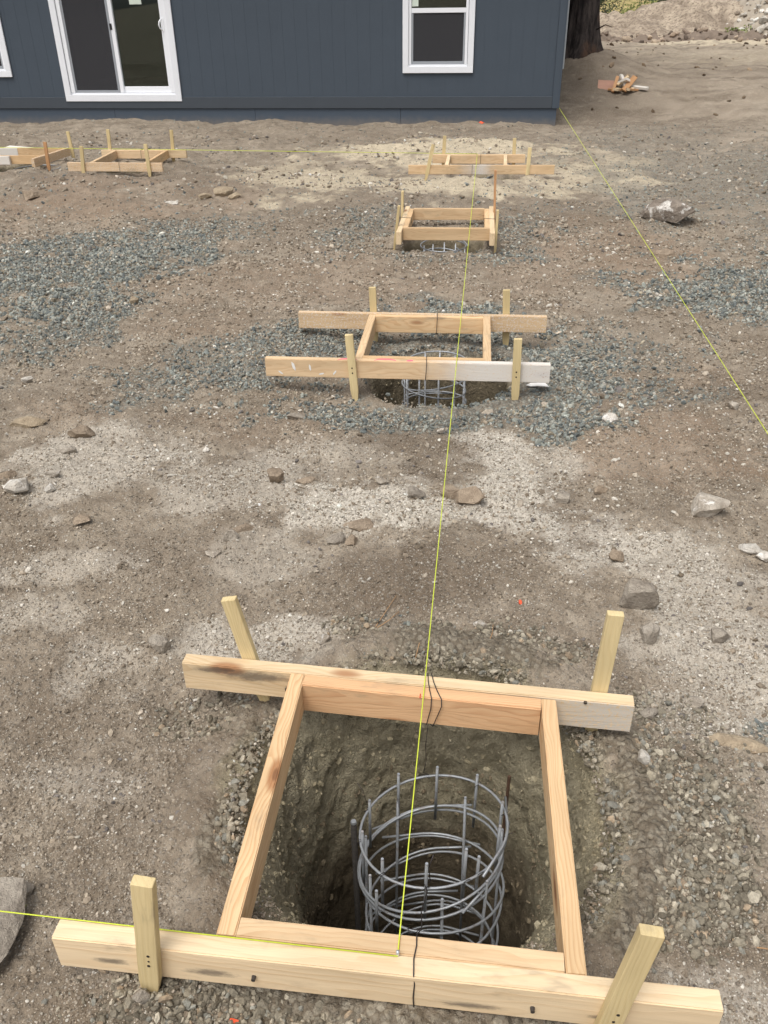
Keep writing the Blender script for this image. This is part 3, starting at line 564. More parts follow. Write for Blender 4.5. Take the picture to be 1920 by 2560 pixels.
# ------------------------------------------------------------------ timber batter-board frames
_board_cache = {}
def board_mesh(L, W, H):
    bm = bmesh.new(); box_bm(bm, -L/2, L/2, -W/2, W/2, -H/2, H/2)
    bmesh.ops.bevel(bm, geom=[e for e in bm.edges if abs((e.verts[0].co-e.verts[1].co).x) > L*0.9], offset=0.0025, segments=2, affect='EDGES')
    me = bpy.data.meshes.new('board'); bm.to_mesh(me); bm.free(); return me
def board(parent, a, b, mat, W=0.038, H=0.089, z=0.0, zb=None, name='board', label=None):
    """timber on edge from a to b (world x, y of its top centre line)"""
    A = Vector((a[0], a[1], z)); B = Vector((b[0], b[1], z if zb is None else zb)); d = B-A; L = d.length; d.normalize()
    side = Vector((0, 0, 1)).cross(d).normalized(); up = d.cross(side)
    o = link(name, board_mesh(L, W, H), mat); o.parent = parent
    c = (A+B)/2-up*(H/2)-parent.location
    o.matrix_basis = Matrix(((d.x, side.x, up.x, c.x), (d.y, side.y, up.y, c.y), (d.z, side.z, up.z, c.z), (0, 0, 0, 1)))
    if label: o['label'] = label
    return o
def stake(parent, top, bot, mat, wide=(1, 0), W=0.038, T=0.019, point=0.05, label=None, bury=0.06):
    """pointed stake from top to bottom (centres); wide = ground direction of its broad face"""
    A, B = Vector(top), Vector(bot); d = (B-A).normalized(); B = B+d*bury; L = (B-A).length
    w = Vector((wide[0], wide[1], 0)); w = (w-d*w.dot(d)).normalized(); t = d.cross(w)
    vs, fs = [], []
    secs = [(0, 1, 1), (L-point-bury, 1, 1), (L, 0.30, 0.55)]
    for x, k, kt in secs:
        for sy, sz in ((-1, -1), (1, -1), (1, 1), (-1, 1)): vs.append((x-L/2, sy*W/2*k, sz*T/2*kt))
    for i in range(len(secs)-1):
        for k in range(4): fs.append((i*4+k, i*4+(k+1) % 4, i*4+4+(k+1) % 4, i*4+4+k))
    fs += [(3, 2, 1, 0), (8, 9, 10, 11)]
    bm = bmesh.new(); bv = [bm.verts.new(v) for v in vs]
    for f in fs: bm.faces.new([bv[i] for i in f])
    bmesh.ops.recalc_face_normals(bm, faces=bm.faces[:]); bmesh.ops.bevel(bm, geom=bm.edges[:], offset=0.0012, segments=1, affect='EDGES')
    o = from_bm('stake', bm, mat); o.parent = parent; c = (A+B)/2-parent.location
    o.matrix_basis = Matrix(((d.x, w.x, t.x, c.x), (d.y, w.y, t.y, c.y), (d.z, w.z, t.z, c.z), (0, 0, 0, 1)))
    if label: o['label'] = label
    return o
def disc(name, parent, loc, nrm, r, mat, h=0.0015, seg=10):
    """short round head standing on a face; loc in world"""
    bm = bmesh.new(); bmesh.ops.create_cone(bm, cap_ends=True, segments=seg, radius1=r, radius2=r*0.85, depth=h)
    o = from_bm(name, bm, mat, parent); o.rotation_mode = 'QUATERNION'; q = Vector(nrm).to_track_quat('Z', 'Y')
    if parent.parent is None: o.location = Vector(loc)-parent.location; o.rotation_quaternion = q
    else:
        M = Matrix.Translation(parent.parent.location) @ parent.matrix_basis; o.matrix_basis = M.inverted() @ (Matrix.Translation(Vector(loc)) @ q.to_matrix().to_4x4())
    return o
G_FRAME = 'timber frames set over the pits'
def frame(x, y, label): return empty('timber_frame', (x, y, gz(x, y)), label, 'timber frame', G_FRAME)
S = lambda x, y, z: (x, y, z)

M_FRONT = mat_wood('pale_pine_smudged', *PALE_PINE, ring=0.013, fade=0.42, stains=[(-.49, -.010, .035, .011), (-.30, -.012, .055, .013), (.17, -.022, .07, .010), (.40, -.015, .03, .008)])
f1 = frame(-0.1, 1.2, 'nearest timber frame, in the foreground, over the pit with the rebar cage in full view')
b1 = board(f1, (-0.719, 0.851), (0.466, 0.8435), M_FRONT); board(f1, (-0.384, 0.8895), (0.2065, 0.8825), M_TAN)
board(f1, (-0.4035, 0.871), (-0.4105, 1.571), M_FIR, W=0.036); board(f1, (0.2265, 0.8645), (0.216, 1.541), M_FIR, W=0.036)
ib = board(f1, (-0.391, 1.5515), (0.197, 1.5245), M_FIRRED); bb = board(f1, (-0.717, 1.6025), (0.421, 1.5585), M_PAINT_E)
k1 = stake(f1, (-0.506, 0.8205, 0.213), (-0.545, 0.8205, -0.125), M_STAKE, T=0.0195); k2 = stake(f1, (0.315, 0.8165, 0.216), (0.272, 0.8165, -0.15), M_STAKE, T=0.0195)
stake(f1, (-0.586, 1.630, 0.182), (-0.519, 1.624, -0.15), M_STAKE, T=0.0195); k4 = stake(f1, (0.352, 1.5915, 0.236), (0.337, 1.5915, -0.16), M_STAKE, T=0.0195)
for (x, z, r) in ((-0.527, 0.010, 0.0032), (-0.5285, -0.006, 0.0022), (-0.5305, -0.020, 0.0034)): disc('screw_head', k1, (x, 0.8106, z), (0, -1, 0), r, M_HOLE)
for (x, z, r) in ((0.292, -0.012, 0.0034), (0.287, -0.034, 0.003)): disc('screw_head', k2, (x, 0.8066, z), (0, -1, 0), r, M_HOLE)
for x, yf in ((-0.345, 0.8300), (0.153, 0.8265)): disc('nail_head', b1, (x, yf-0.004, -0.052), (0, -1, 0), 0.0045, M_NAIL, h=0.009)
disc('nail_head', bb, (-0.44, 1.568, -0.055), (0, -1, 0), 0.007, M_HOLE, h=0.004); disc('nail_head', bb, (0.305, 1.5445, -0.004), (0, -0.4, 1), 0.005, M_HOLE, h=0.003)
tube('nail', [Vector(p)-f1.location for p in ((-0.087, 0.864, -0.01), (-0.087, 0.864, 0.014))], 0.0028, M_CUT, f1)
pm = box('paint_mark', -0.0885, -0.0855, 0.871, 0.898, 0.0, 0.0006, M_REDMARK, f1); pm.location -= f1.location
pm = box('paint_mark', -0.0965, -0.094, 1.515, 1.530, 0.0, 0.0006, M_REDMARK, f1); pm.location -= f1.location
f2 = frame(-0.25, 4.1, 'second timber frame from the camera, wide long boards with pink spray marks and white paint')
c2b = board(f2, (-1.008, 3.7615), (0.351, 3.7865), M_PAINT_R); board(f2, (-0.539, 3.8085), (0.0365, 3.819), M_FIR)
board(f2, (-0.558, 3.790), (-0.572, 4.449), M_TAN); board(f2, (0.056, 3.801), (0.050, 4.468), M_TAN)
board(f2, (-0.553, 4.438), (0.031, 4.4485), M_FIR); board(f2, (-0.987, 4.4705), (0.373, 4.495), M_PAINT_L)
for t, b in (((-0.594, 3.7395, 0.133), (-0.572, 3.7395, -0.195)), ((0.190, 3.753, 0.130), (0.197, 3.753, -0.19)), ((-0.578, 4.5075, 0.134), (-0.567, 4.5075, -0.19)), ((0.148, 4.521, 0.131), (0.164, 4.521, -0.19))):
    k = stake(f2, t, b, M_STAKE)
    if t[1] < 4:
        for dz in (-0.03, -0.055): disc('screw_head', k, (t[0]+(b[0]-t[0])*((t[2]-dz)/(t[2]-b[2])), t[1]-0.0097, dz), (0, -1, 0), 0.0042, M_HOLE)
def mark_strip(parent, pts, w, mat, z=0.0, name='paint_mark'):
    """ragged flat mark lying on a board top"""
    vs, fs = [], []
    for i, (x, y, k) in enumerate(pts): vs += [(x-parent.location.x, y-w*k/2-parent.location.y, z+0.0006-parent.location.z), (x-parent.location.x, y+w*k/2-parent.location.y, z+0.0006-parent.location.z)]
    for i in range(len(pts)-1): fs.append((2*i, 2*i+2, 2*i+3, 2*i+1))
    return mesh_obj(name, vs, fs, mat, parent)
mark_strip(f2, [(-0.655, 3.754, .3), (-0.64, 3.768, .9), (-0.61, 3.775, 1), (-0.585, 3.772, .8), (-0.565, 3.768, .4)], 0.016, M_PINK)
mark_strip(f2, [(-0.480, 3.762, .3), (-0.465, 3.778, .9), (-0.44, 3.782, 1), (-0.41, 3.782, 1), (-0.385, 3.775, .7), (-0.375, 3.765, .3)], 0.016, M_PINK)
mark_strip(f2, [(-0.325, 3.770, .6), (-0.312, 3.772, 1.2), (-0.295, 3.775, .8)], 0.018, M_PINK)
for x, z, L_, an in ((-0.87, -0.035, 0.05, 1.2), (-0.935, -0.068, 0.03, 0.6), (-0.79, -0.04, 0.035, 1.4), (-0.735, -0.07, 0.03, -0.3), (-0.67, -0.062, 0.03, -1.0)):
    yf = 3.7615-0.019+(x+1.008)*0.0184; vs = []
    ca, sa = math.cos(an), math.sin(an)
    for u, v in ((-.5, 0), (-.25, .16), (.2, .12), (.5, 0), (.15, -.14), (-.2, -.1)): vs.append((x+(u*ca+v*sa)*L_-f2.location.x, yf-0.0008-f2.location.y, z-(u*sa-v*ca)*L_-f2.location.z))
    mesh_obj('paint_dab', vs, [(0, 1, 2, 3, 4, 5)], M_WHITE_DAB, f2)
f3 = frame(-0.28, 6.85, 'third timber frame from the camera, its long boards running along the yellow string')
board(f3, (-0.625, 7.335), (-0.614, 6.388), M_PINE); board(f3, (0.071, 7.37), (0.080, 6.395), M_PINE)
board(f3, (-0.587, 7.238), (-0.577, 6.562), M_FIR); board(f3, (0.033, 7.272), (0.0405, 6.585), M_FIR)
board(f3, (-0.594, 6.541), (0.059, 6.566), M_TAN); board(f3, (-0.568, 7.246), (0.014, 7.276), M_TAN)
stake(f3, (-0.630, 6.6, 0.148), (-0.668, 6.6, -0.17), M_STAKE, (0, 1)); stake(f3, (0.112, 6.55, 0.135), (0.108, 6.55, -0.19), M_STAKE, (0, 1))
stake(f3, (-0.650, 7.1, 0.163), (-0.655, 7.1, -0.15), M_STAKE, (0, 1)); stake(f3, (0.086, 7.15, 0.318), (0.101, 7.15, -0.15), M_STAKE_RED, (0, 1), label='tall reddish stake')
f4 = frame(-0.08, 9.8, 'farthest frame of the middle row, its long front board smudged with white paint')
board(f4, (-0.801, 9.434), (0.724, 9.494), M_PAINT_M); board(f4, (-0.59, 10.172), (0.445, 10.210), M_TAN)
board(f4, (-0.405, 10.155), (-0.400, 9.47), M_PINE); board(f4, (0.224, 10.178), (0.215, 9.494), M_PINE); board(f4, (-0.384, 10.140), (0.203, 10.160), M_TAN)
stake(f4, (-0.541, 9.424, 0.204), (-0.614, 9.424, -0.13), M_STAKE); stake(f4, (0.455, 9.463, 0.172), (0.447, 9.463, -0.165), M_STAKE); stake(f4, (-0.461, 10.208, 0.19), (-0.472, 10.208, -0.14), M_STAKE); stake(f4, (0.316, 10.235, 0.164), (0.322, 10.235, -0.14), M_STAKE)
f5 = frame(-4.05, 9.95, 'skewed timber frame standing by itself at the left, below the sliding glass door')
board(f5, (-4.578, 9.469), (-3.499, 9.468), M_PAINT_L); board(f5, (-4.574, 10.40), (-3.54, 10.43), M_PINE)
board(f5, (-4.392, 10.385), (-4.316, 9.49), M_TAN); board(f5, (-3.772, 10.403), (-3.697, 9.49), M_FIR); board(f5, (-4.37, 10.366), (-3.79, 10.383), M_TAN)
for t, b in (((-4.376, 9.4405, 0.170), (-4.410, 9.4405, -0.15)), ((-3.650, 9.4395, 0.195), (-3.648, 9.4395, -0.14)), ((-4.47, 10.434, 0.222), (-4.49, 10.434, -0.15)), ((-3.70, 10.456, 0.213), (-3.72, 10.456, -0.15))): stake(f5, t, b, M_STAKE)
f6 = frame(-5.55, 10.2, 'timber frame cut off by the left edge of the picture, white painted board ends')
board(f6, (-5.07, 10.565), (-5.105, 9.70), M_PAINT_L, label='long board nearest the sliding door'); board(f6, (-6.05, 10.54), (-6.07, 9.68), M_TAN)
board(f6, (-5.69, 10.515), (-5.10, 10.53), M_FIR); board(f6, (-6.03, 10.500), (-5.69, 10.510), M_PAINT_W, label='white painted cross board'); board(f6, (-5.66, 9.915), (-5.122, 9.928), M_FIR); board(f6, (-6.04, 9.865), (-5.47, 9.876), M_PAINT_W, label='white painted cross board')
stake(f6, (-4.975, 9.82, 0.161), (-4.99, 9.82, -0.15), M_STAKE_RED, label='weathered reddish stake'); stake(f6, (-5.045, 10.585, 0.18), (-5.03, 10.585, -0.15), M_STAKE); stake(f6, (-6.09, 10.3, 0.16), (-6.09, 10.3, -0.15), M_STAKE, (0, 1)); stake(f6, (-6.105, 9.9, 0.16), (-6.105, 9.9, -0.15), M_STAKE, (0, 1))

# ------------------------------------------------------------------ rebar cages
def cage(c, R, ztop, zbot, rings, nbars, label, tilt=(0, 0), bar_up=0.06, seed=0, r=0.0034, short=()):
    rnd = random.Random(seed); e = empty('rebar_cage', (c[0], c[1], zbot), label, 'rebar cage', 'rebar cages hung in the pits')
    T = lambda x, y, z: Vector((x+0*z, y, z+tilt[0]*x+tilt[1]*y))-Vector((0, 0, zbot))
    for i, z in enumerate(rings):
        a0 = rnd.uniform(-0.6, 0.6)+(-0.2 if i < 2 else 1.0); turn = 2*math.pi*1.10; pts = []
        n = 52; RR = R*(1+rnd.uniform(-0.02, 0.02)); dip = rnd.uniform(0.010, 0.022); sh = (rnd.uniform(-.008, .008), rnd.uniform(-.008, .008)); tx, ty = ((0, 0) if i == 0 else (rnd.uniform(-.19, .19), rnd.uniform(-.19, .19)))
        for k in range(n+1):
            t = k/n; a = a0+turn*t; rr = RR*(1+0.015*math.sin(2*a+i)); pts.append((rr*math.cos(a)+sh[0], rr*math.sin(a)+sh[1], z+dip*(t-0.5)*(1 if i % 2 else -1)+tx*rr*math.cos(a)+ty*rr*math.sin(a)))
        # straight tails where the bar ends
        p, q = pts[0], pts[1]; d = [(p[j]-q[j]) for j in range(3)]; ln = math.sqrt(sum(v*v for v in d)); pts.insert(0, tuple(p[j]+d[j]/ln*0.075 for j in range(3)))
        p, q = pts[-1], pts[-2]; d = [(p[j]-q[j]) for j in range(3)]; ln = math.sqrt(sum(v*v for v in d)); pts.append(tuple(p[j]+d[j]/ln*0.09 for j in range(3)))
        tube('ring', [T(*p) for p in pts], r, M_STEEL, e, 7)
    bars = [None]*nbars+list(short)
    for k, sb in enumerate(bars):
        a = 2*math.pi*(k+rnd.uniform(-0.14, 0.14))/nbars+0.3; rr = R*0.965+(-0.004 if k % 2 else 0.004)
        x, y = rr*math.cos(a), rr*math.sin(a); zt = ztop+bar_up+rnd.uniform(-0.012, 0.012)
        ln = [(x, y, zt), (x+rnd.uniform(-.012, .012), y+rnd.uniform(-.012, .012), zbot)]
        if sb: ln = [(sb[0]-c[0], sb[1]-c[1], sb[2]), (sb[0]-c[0]-0.002, sb[1]-c[1]+0.004, sb[3])]
        b = tube('upright_bar', [T(*p) for p in ln], r*1.15, M_STEEL, e, 7)
        tp = T(*ln[0]); cb = bmesh.new(); bmesh.ops.create_cone(cb, cap_ends=True, segments=8, radius1=r*1.18, radius2=r*1.0, depth=0.0025)
        from_bm('cut_end', cb, M_CUT, b, tp-b.location+Vector((0, 0, 0.0012)))
    for sb in short:
        x, y = sb[0]-c[0], sb[1]-c[1]; m = math.hypot(x, y); x, y = x/m*R, y/m*R; z = rings[0]; pts = []
        for q in range(9):
            a = q*2*math.pi/8; pts.append(T(x+0.0062*math.cos(a), y+0.0062*math.cos(a+0.7), z+0.0062*math.sin(a)))
        pts.append(pts[-1]+Vector((x/R*0.008, y/R*0.008, 0.006))); tube('wire_tie', pts, 0.0008, M_WIRE, e, 5)
    return e
cage((-0.05, 1.365), 0.180, -0.285, -1.15, [-0.285, -0.385, -0.41, -0.49, -0.585, -0.68, -0.775, -0.87, -0.97], 7, 'rebar cage with shiny rings standing in the nearest pit', (0.12, -0.12), -0.06, 3,
     short=[(-0.148, 1.51, -0.24, -0.45), (-0.048, 1.53, -0.235, -0.44), (0.056, 1.51, -0.245, -0.45), (0.118, 1.41, -0.24, -0.42), (0.112, 1.345, -0.255, -0.44), (-0.213, 1.42, -0.245, -0.43), (-0.218, 1.32, -0.25, -0.5), (-0.158, 1.225, -0.235, -0.42), (-0.054, 1.185, -0.20, -0.40), (0.032, 1.215, -0.185, -0.36), (0.062, 1.235, -0.235, -0.40), (-0.17, 1.20, -0.32, -0.5)])
cage((-0.21, 4.08), 0.165, -0.14, -1.0, [-0.14, -0.225, -0.25, -0.34, -0.46, -0.6, -0.75], 11, 'rebar cage half hidden by the pink marked front board of the second frame', (0, 0.05), 0.0, 5, 0.0042)
cage((-0.29, 6.72), 0.175, -0.165, -0.9, [-0.165, -0.26, -0.38, -0.5, -0.65], 10, 'rebar cage under the third frame, only its top rings showing below the front board', (0.0, 0.04), -0.04, 6, 0.005)
cage((-0.09, 9.60), 0.175, -0.125, -0.9, [-0.125, -0.26, -0.38, -0.5, -0.65], 9, 'rebar cage in the pit of the farthest middle frame, one thin ring showing', (0.0, 0.0), -0.04, 8, 0.005)
cage((-5.22, 9.98), 0.26, -0.20, -0.8, [-0.15, -0.24, -0.38, -0.5], 9, 'rebar cage in the pit at the left edge, rings just showing beside the reddish stake', (0.0, 0.0), 0.01, 9, 0.006)
def steel_bar(p, z0, r, mat, label, ribs=True, lean=(0, 0)):
    e = empty('steel_bar', (p[0], p[1], z0), label, 'steel bar'); n = 44; H = p[2]-z0; pts = []
    vs, fs = [], []
    for i in range(n*2+1):
        t = i/(n*2); rr = r*(1.0 if i % 2 else 1.13); 
        for k in range(9): vs.append((rr*math.cos(k*6.2832/9)+lean[0]*t, rr*math.sin(k*6.2832/9)+lean[1]*t, H*t))
    for i in range(n*2):
        for k in range(9): fs.append((i*9+k, i*9+(k+1) % 9, i*9+9+(k+1) % 9, i*9+9+k))
    fs.append(tuple(n*2*9+k for k in range(9))); mesh_obj('ribbed_shaft', vs, fs, mat, e)
    bm = bmesh.new(); bmesh.ops.create_cone(bm, cap_ends=True, segments=9, radius1=r*1.15, radius2=r*0.9, depth=0.006); from_bm('cut_end', bm, M_CUT if mat is not M_RUST else M_RUST, e, (lean[0], lean[1], H+0.003))
M_DULL = mat_flat('dull_steel', srgb(104, 100, 96), 0.55, 0.3, var=0.3)
steel_bar((-0.262, 1.451, -0.40), -1.15, 0.0078, M_DULL, 'thick ribbed steel bar standing left of the nearest rebar cage')
steel_bar((0.128, 1.50, -0.26), -1.15, 0.0042, M_RUST, 'thin rusty bar standing right of the nearest rebar cage', lean=(0.01, 0.02))

# ------------------------------------------------------------------ wires and strings
def wire(pts, label, r=0.0013):
    o = tube('tie_wire', [Vector(p) for p in pts], r, M_WIRE, None, 6); return tag(o, label, 'wire', 'black tie wires on the boards')
def loop(x, yb, yf, lo, sl=0.0, sq=0.003):
    """wire lying over two boards at x: from behind (yb) over the top to the front (yf) and down to lo"""
    return [(x-sl, yb+sq, -0.06), (x-sl*0.6, yb+sq, 0.000), (x-sl*0.5, yb-0.004, sq), (x, (yb+yf)/2, sq), (x+sl*0.4, yf+0.004, sq), (x+sl*0.6, yf-sq, -0.002), (x+sl*0.2, yf-sq, -0.05), (x-sl*0.2, yf-sq, lo)]
wire([(-0.082, 1.606, -0.05), (-0.082, 1.603, 0.002), (-0.079, 1.575, 0.0022), (-0.074, 1.545, 0.0022), (-0.067, 1.5155, 0.001), (-0.068, 1.512, -0.03), (-0.078, 1.512, -0.085), (-0.082, 1.53, -0.093)], 'left of two black wires over the rear boards of the nearest frame')
wire([(-0.072, 1.606, -0.05), (-0.072, 1.603, 0.002), (-0.066, 1.575, 0.0022), (-0.056, 1.545, 0.0022), (-0.043, 1.515, 0.001), (-0.042, 1.511, -0.02), (-0.062, 1.511, -0.088), (-0.075, 1.53, -0.094)], 'right of two black wires over the rear boards of the nearest frame')
wire([(-0.074, 1.532, -0.092), (-0.080, 1.534, -0.18), (-0.078, 1.536, -0.24), (-0.084, 1.537, -0.286), (-0.070, 1.54, -0.294), (-0.09, 1.535, -0.29)], 'thin wire hanging from the rear boards down to the nearest cage', 0.0009)
wire([(-0.055, 0.826, -0.088), (-0.056, 0.8265, -0.06), (-0.054, 0.8275, -0.02), (-0.056, 0.831, 0.002), (-0.058, 0.86, 0.0022), (-0.055, 0.885, 0.0022), (-0.056, 0.905, 0.002), (-0.057, 0.9115, -0.01), (-0.06, 0.92, -0.03), (-0.052, 0.99, -0.11), (-0.058, 1.08, -0.19), (-0.05, 1.16, -0.24), (-0.058, 1.185, -0.25), (-0.045, 1.19, -0.245), (-0.05, 1.19, -0.20), (-0.04, 1.20, -0.165)], 'black wire over the front boards of the nearest frame, twisted down to the cage')
wire([(-0.07, 0.915, -0.01), (-0.075, 0.93, -0.02), (-0.058, 0.935, -0.03), (-0.05, 0.93, -0.015), (-0.06, 0.922, -0.02)], 'curled wire end at the inner front board of the nearest frame', 0.0009)
wire([(-0.22, 1.43, -0.30), (-0.235, 1.45, -0.27), (-0.25, 1.46, -0.255)], 'short wire end at the upper left of the nearest cage', 0.0008)
wire(loop(-0.218, 4.50, 4.418, -0.088, 0.004), 'black wire over the rear boards of the second frame', 0.0016)
wire(loop(-0.232, 3.835, 3.752, -0.088, 0.006), 'black wire over the pink marked front board of the second frame', 0.0016)
for x0, x1, y, lab in ((-0.65, -0.56, 6.90, 'dark wire across the left long board of the third frame'), (0.016, 0.104, 6.90, 'dark wire across the right long board of the third frame')):
    wire([(x0-0.002, y, -0.03), (x0-0.002, y, 0.002), (x0+0.03, y-0.02, 0.003), (x1, y-0.03, 0.003), (x1+0.003, y-0.03, -0.04)], lab, 0.0018)
wire(loop(-0.05, 10.2, 10.12, -0.088), 'dark wire over the rear board of the farthest middle frame', 0.0018); wire(loop(-0.13, 9.46, 9.427, -0.088), 'dark wire over the smudged front board of the farthest middle frame', 0.0018)
wire(loop(-3.985, 9.49, 9.447, -0.088), 'dark wire over the front board of the skewed left frame', 0.0018); wire(loop(-4.07, 10.42, 10.346, -0.088), 'dark wire over the rear board of the skewed left frame', 0.0018)
def string(a, b, label, r0, r1, n=2):
    A, B = Vector(a), Vector(b); pts = [A.lerp(B, i/n) for i in range(n+1)]
    o = tube('string_line', pts, r0, M_STRING, None, 6, r_end=r1); return tag(o, label, 'string', 'yellow strings stretched over the site')
string((-0.087, 0.861, 0.004), (-0.090, 10.185, 0.006), 'yellow string running down the middle over the row of frames', 0.0013, 0.0026, 24)
string((-0.087, 0.861, 0.0032), (-1.6, 0.880, 0.0032), 'yellow string along the front board of the nearest frame to the left edge', 0.0012, 0.0013)
string((1.14, 15.08, 0.005), (1.146, 1.2, 0.005), 'yellow string from the house corner down the right side', 0.0026, 0.0014, 24)
string((-6.4, 10.545, 0.006), (-0.09, 10.19, 0.006), 'yellow string crossing from the left frames to the farthest middle frame', 0.0026, 0.0026)

# ------------------------------------------------------------------ rocks one can point at
def mat_rock(name, a, b, vein=0.0, veincol=(236, 232, 226), sc=1.0):
    s = NT(name); P = s.coord('Object'); R = s.rand(); Q = s.vmath('ADD', P, s.comb(s.math('MULTIPLY', R, 23), 0.0, 0.0))
    n = s.noise(Q, 22*sc, 6, 0.65); n2 = s.noise(Q, 90*sc, 4, 0.7); c = s.mix(s.ramp(n, 0.3, 0.7), a, b)
    if vein: c = s.mix(s.math('MULTIPLY', s.ramp(s.noise(s.mapping(Q, (1, 1.6, 0.8)), 9*sc, 5, 0.7, dist=1.2), 0.66-0.22*vein, 0.74-0.22*vein), 0.9), c, srgb(*veincol))
    c = s.mix(1.0, c, s.mix(n2, (0.62, 0.61, 0.60, 1), (1.34, 1.33, 1.32, 1)), 'MULTIPLY'); c = s.mix(1.0, c, s.mix(R, (0.85, 0.85, 0.85, 1), (1.12, 1.12, 1.12, 1)), 'MULTIPLY')
    return s.fin(c, 0.88, s.bump(s.math('ADD', n2, n), 0.9, 0.014/sc), spec=0.2)
M_RGREY = mat_rock('grey_rock', srgb(138, 129, 118), srgb(174, 165, 152)); M_RPALE = mat_rock('pale_rock', srgb(150, 140, 127), srgb(196, 187, 174), 0.4); M_RWHITE = mat_rock('white_rock', srgb(180, 172, 160), srgb(216, 211, 202), 0.5)
M_RBROWN = mat_rock('brown_rock', srgb(136, 121, 104), srgb(168, 152, 133)); M_RVEIN = mat_rock('veined_rock', srgb(128, 118, 108), srgb(162, 151, 139), 0.58, sc=0.62); M_RTAN = mat_rock('tan_rock', srgb(158, 142, 120), srgb(186, 170, 146))
def rock(x, y, w, label, mat, aspect=(1, 0.8, 0.6), rot=0.0, tilt=(0, 0), seed=0, sub=3, planes=24, sink=0.25, lo=0.42, hi=0.80, name='rock'):
    me = stone_mesh(name, 900+seed, sub, planes, lo, hi); co = np.empty(len(me.vertices)*3); me.vertices.foreach_get('co', co); co = co.reshape(-1, 3)
    co -= (co.max(0)+co.min(0))/2; co /= (co.max(0)-co.min(0)); d = vn3(co*7+seed)[:, None]; co *= 1+(d-0.5)*0.10
    co *= np.array(aspect)*w; me.vertices.foreach_set('co', co.ravel()); me.update()
    o = link(name, me, mat); o.rotation_euler = (tilt[0], tilt[1], rot); o.location = (x, y, gz(x, y)+w*aspect[2]*(0.5-sink)); return tag(o, label, 'rock', 'loose rocks lying on the site')
def vn3(p): return (vnoise(p[:, 0]+p[:, 2]*0.7, p[:, 1]-p[:, 2]*0.9, 5)+vnoise(p[:, 0]*1.1+9, p[:, 2]*1.2+p[:, 1]*0.5, 6))/2
for i, (x, y, w, lab, m, asp, rot, sk) in enumerate(ROCKS):
    rock(x, y, w*1.22, lab, globals()[m], asp, rot, (random.uniform(-.15, .15), random.uniform(-.15, .15)), i, sink=sk*1.1)

# ------------------------------------------------------------------ the house
def mat_siding(name, col, dust=None):
    s = NT(name); P = s.coord('Object'); g = s.noise(s.mapping(P, (90, 90, 4)), 1.0, 4, 0.7); n = s.noise(P, 3.0, 3)
    c = s.mix(1.0, col, s.mix(n, (0.93, 0.93, 0.93, 1), (1.06, 1.06, 1.06, 1)), 'MULTIPLY'); c = s.mix(1.0, c, s.mix(g, (0.93, 0.93, 0.94, 1), (1.07, 1.07, 1.07, 1)), 'MULTIPLY')
    if dust: c = s.mix(s.math('MULTIPLY', s.ramp(s.math('MULTIPLY_ADD', s.noise(P, 7, 5, 0.7), 0.16, s.sep(P)[2]), dust[1], dust[0]), 0.5), c, srgb(132, 122, 110))
    return s.fin(c, 0.62, s.bump(g, 0.35, 0.004), spec=0.3)
M_SIDING = mat_siding('blue_grey_siding', srgb(68, 77, 87)); M_TRIMD = mat_siding('dark_trim_paint', srgb(67, 73, 80)); M_SKIRT = mat_siding('skirting_paint', srgb(72, 82, 94), dust=(0.16, 0.34))
M_WHITE = mat_siding('white_trim_paint', srgb(226, 228, 232)); M_VINYL = mat_flat('white_vinyl', srgb(232, 234, 238), 0.35, var=0.03); M_GREYF = mat_flat('grey_screen_frame', srgb(150, 154, 160), 0.45, var=0.05)
M_ROOM = mat_flat('room_wall', srgb(150, 146, 138), 0.9, var=0.05, scale=2); M_BLACK = mat_flat('black_latch', srgb(28, 28, 30), 0.4); M_STICKER = mat_flat('paper_sticker', srgb(206, 216, 204), 0.7, var=0.05)
M_ROOF = mat_flat('roof_shingle', srgb(84, 82, 80), 0.9, var=0.3); M_METAL_LT = mat_flat('pale_metal_edge', srgb(176, 182, 186), 0.5)
def mat_glass(name, tint, refl=0.05, screen=False):
    m = bpy.data.materials.new(name); m.use_nodes = True; t = m.node_tree; t.nodes.clear(); o = t.nodes.new('ShaderNodeOutputMaterial')
    tr = t.nodes.new('ShaderNodeBsdfTransparent'); tr.inputs[0].default_value = tint; gl = t.nodes.new('ShaderNodeBsdfGlossy'); gl.inputs['Roughness'].default_value = 0.3 if screen else 0.02; gl.inputs['Color'].default_value = (0.9, 0.95, 0.92, 1)
    mx = t.nodes.new('ShaderNodeMixShader'); fr = t.nodes.new('ShaderNodeFresnel'); fr.inputs['IOR'].default_value = 1.5; ad = t.nodes.new('ShaderNodeMath'); ad.inputs[1].default_value = refl; t.links.new(fr.outputs[0], ad.inputs[0])
    t.links.new(ad.outputs[0], mx.inputs[0]); t.links.new(tr.outputs[0], mx.inputs[1]); t.links.new(gl.outputs[0], mx.inputs[2]); t.links.new(mx.outputs[0], o.inputs[0]); return m
M_GLASS = mat_glass('window_glass', (0.50, 0.62, 0.58, 1), 0.05)
def mat_mesh():
    s = NT('screen_mesh'); tr = s.n('ShaderNodeBsdfTransparent'); mx = s.n('ShaderNodeMixShader'); mx.inputs[0].default_value = 0.55
    s.fin(srgb(66, 66, 70), 0.8); s.l(tr.outputs[0], mx.inputs[1]); s.l(s.b.outputs[0], mx.inputs[2]); s.l(mx.outputs[0], s.out.inputs['Surface']); return s.m
M_SCREEN = mat_mesh()
HX0, HX1, HY, HD, HZ0, HZ1 = -14.0, 1.12, HOUSE_Y, 8.0, -0.02, 2.65
house = empty('house', (-6.0, HY, -0.3), 'dark blue grey house wall with white trimmed windows and a sliding glass door', 'house')
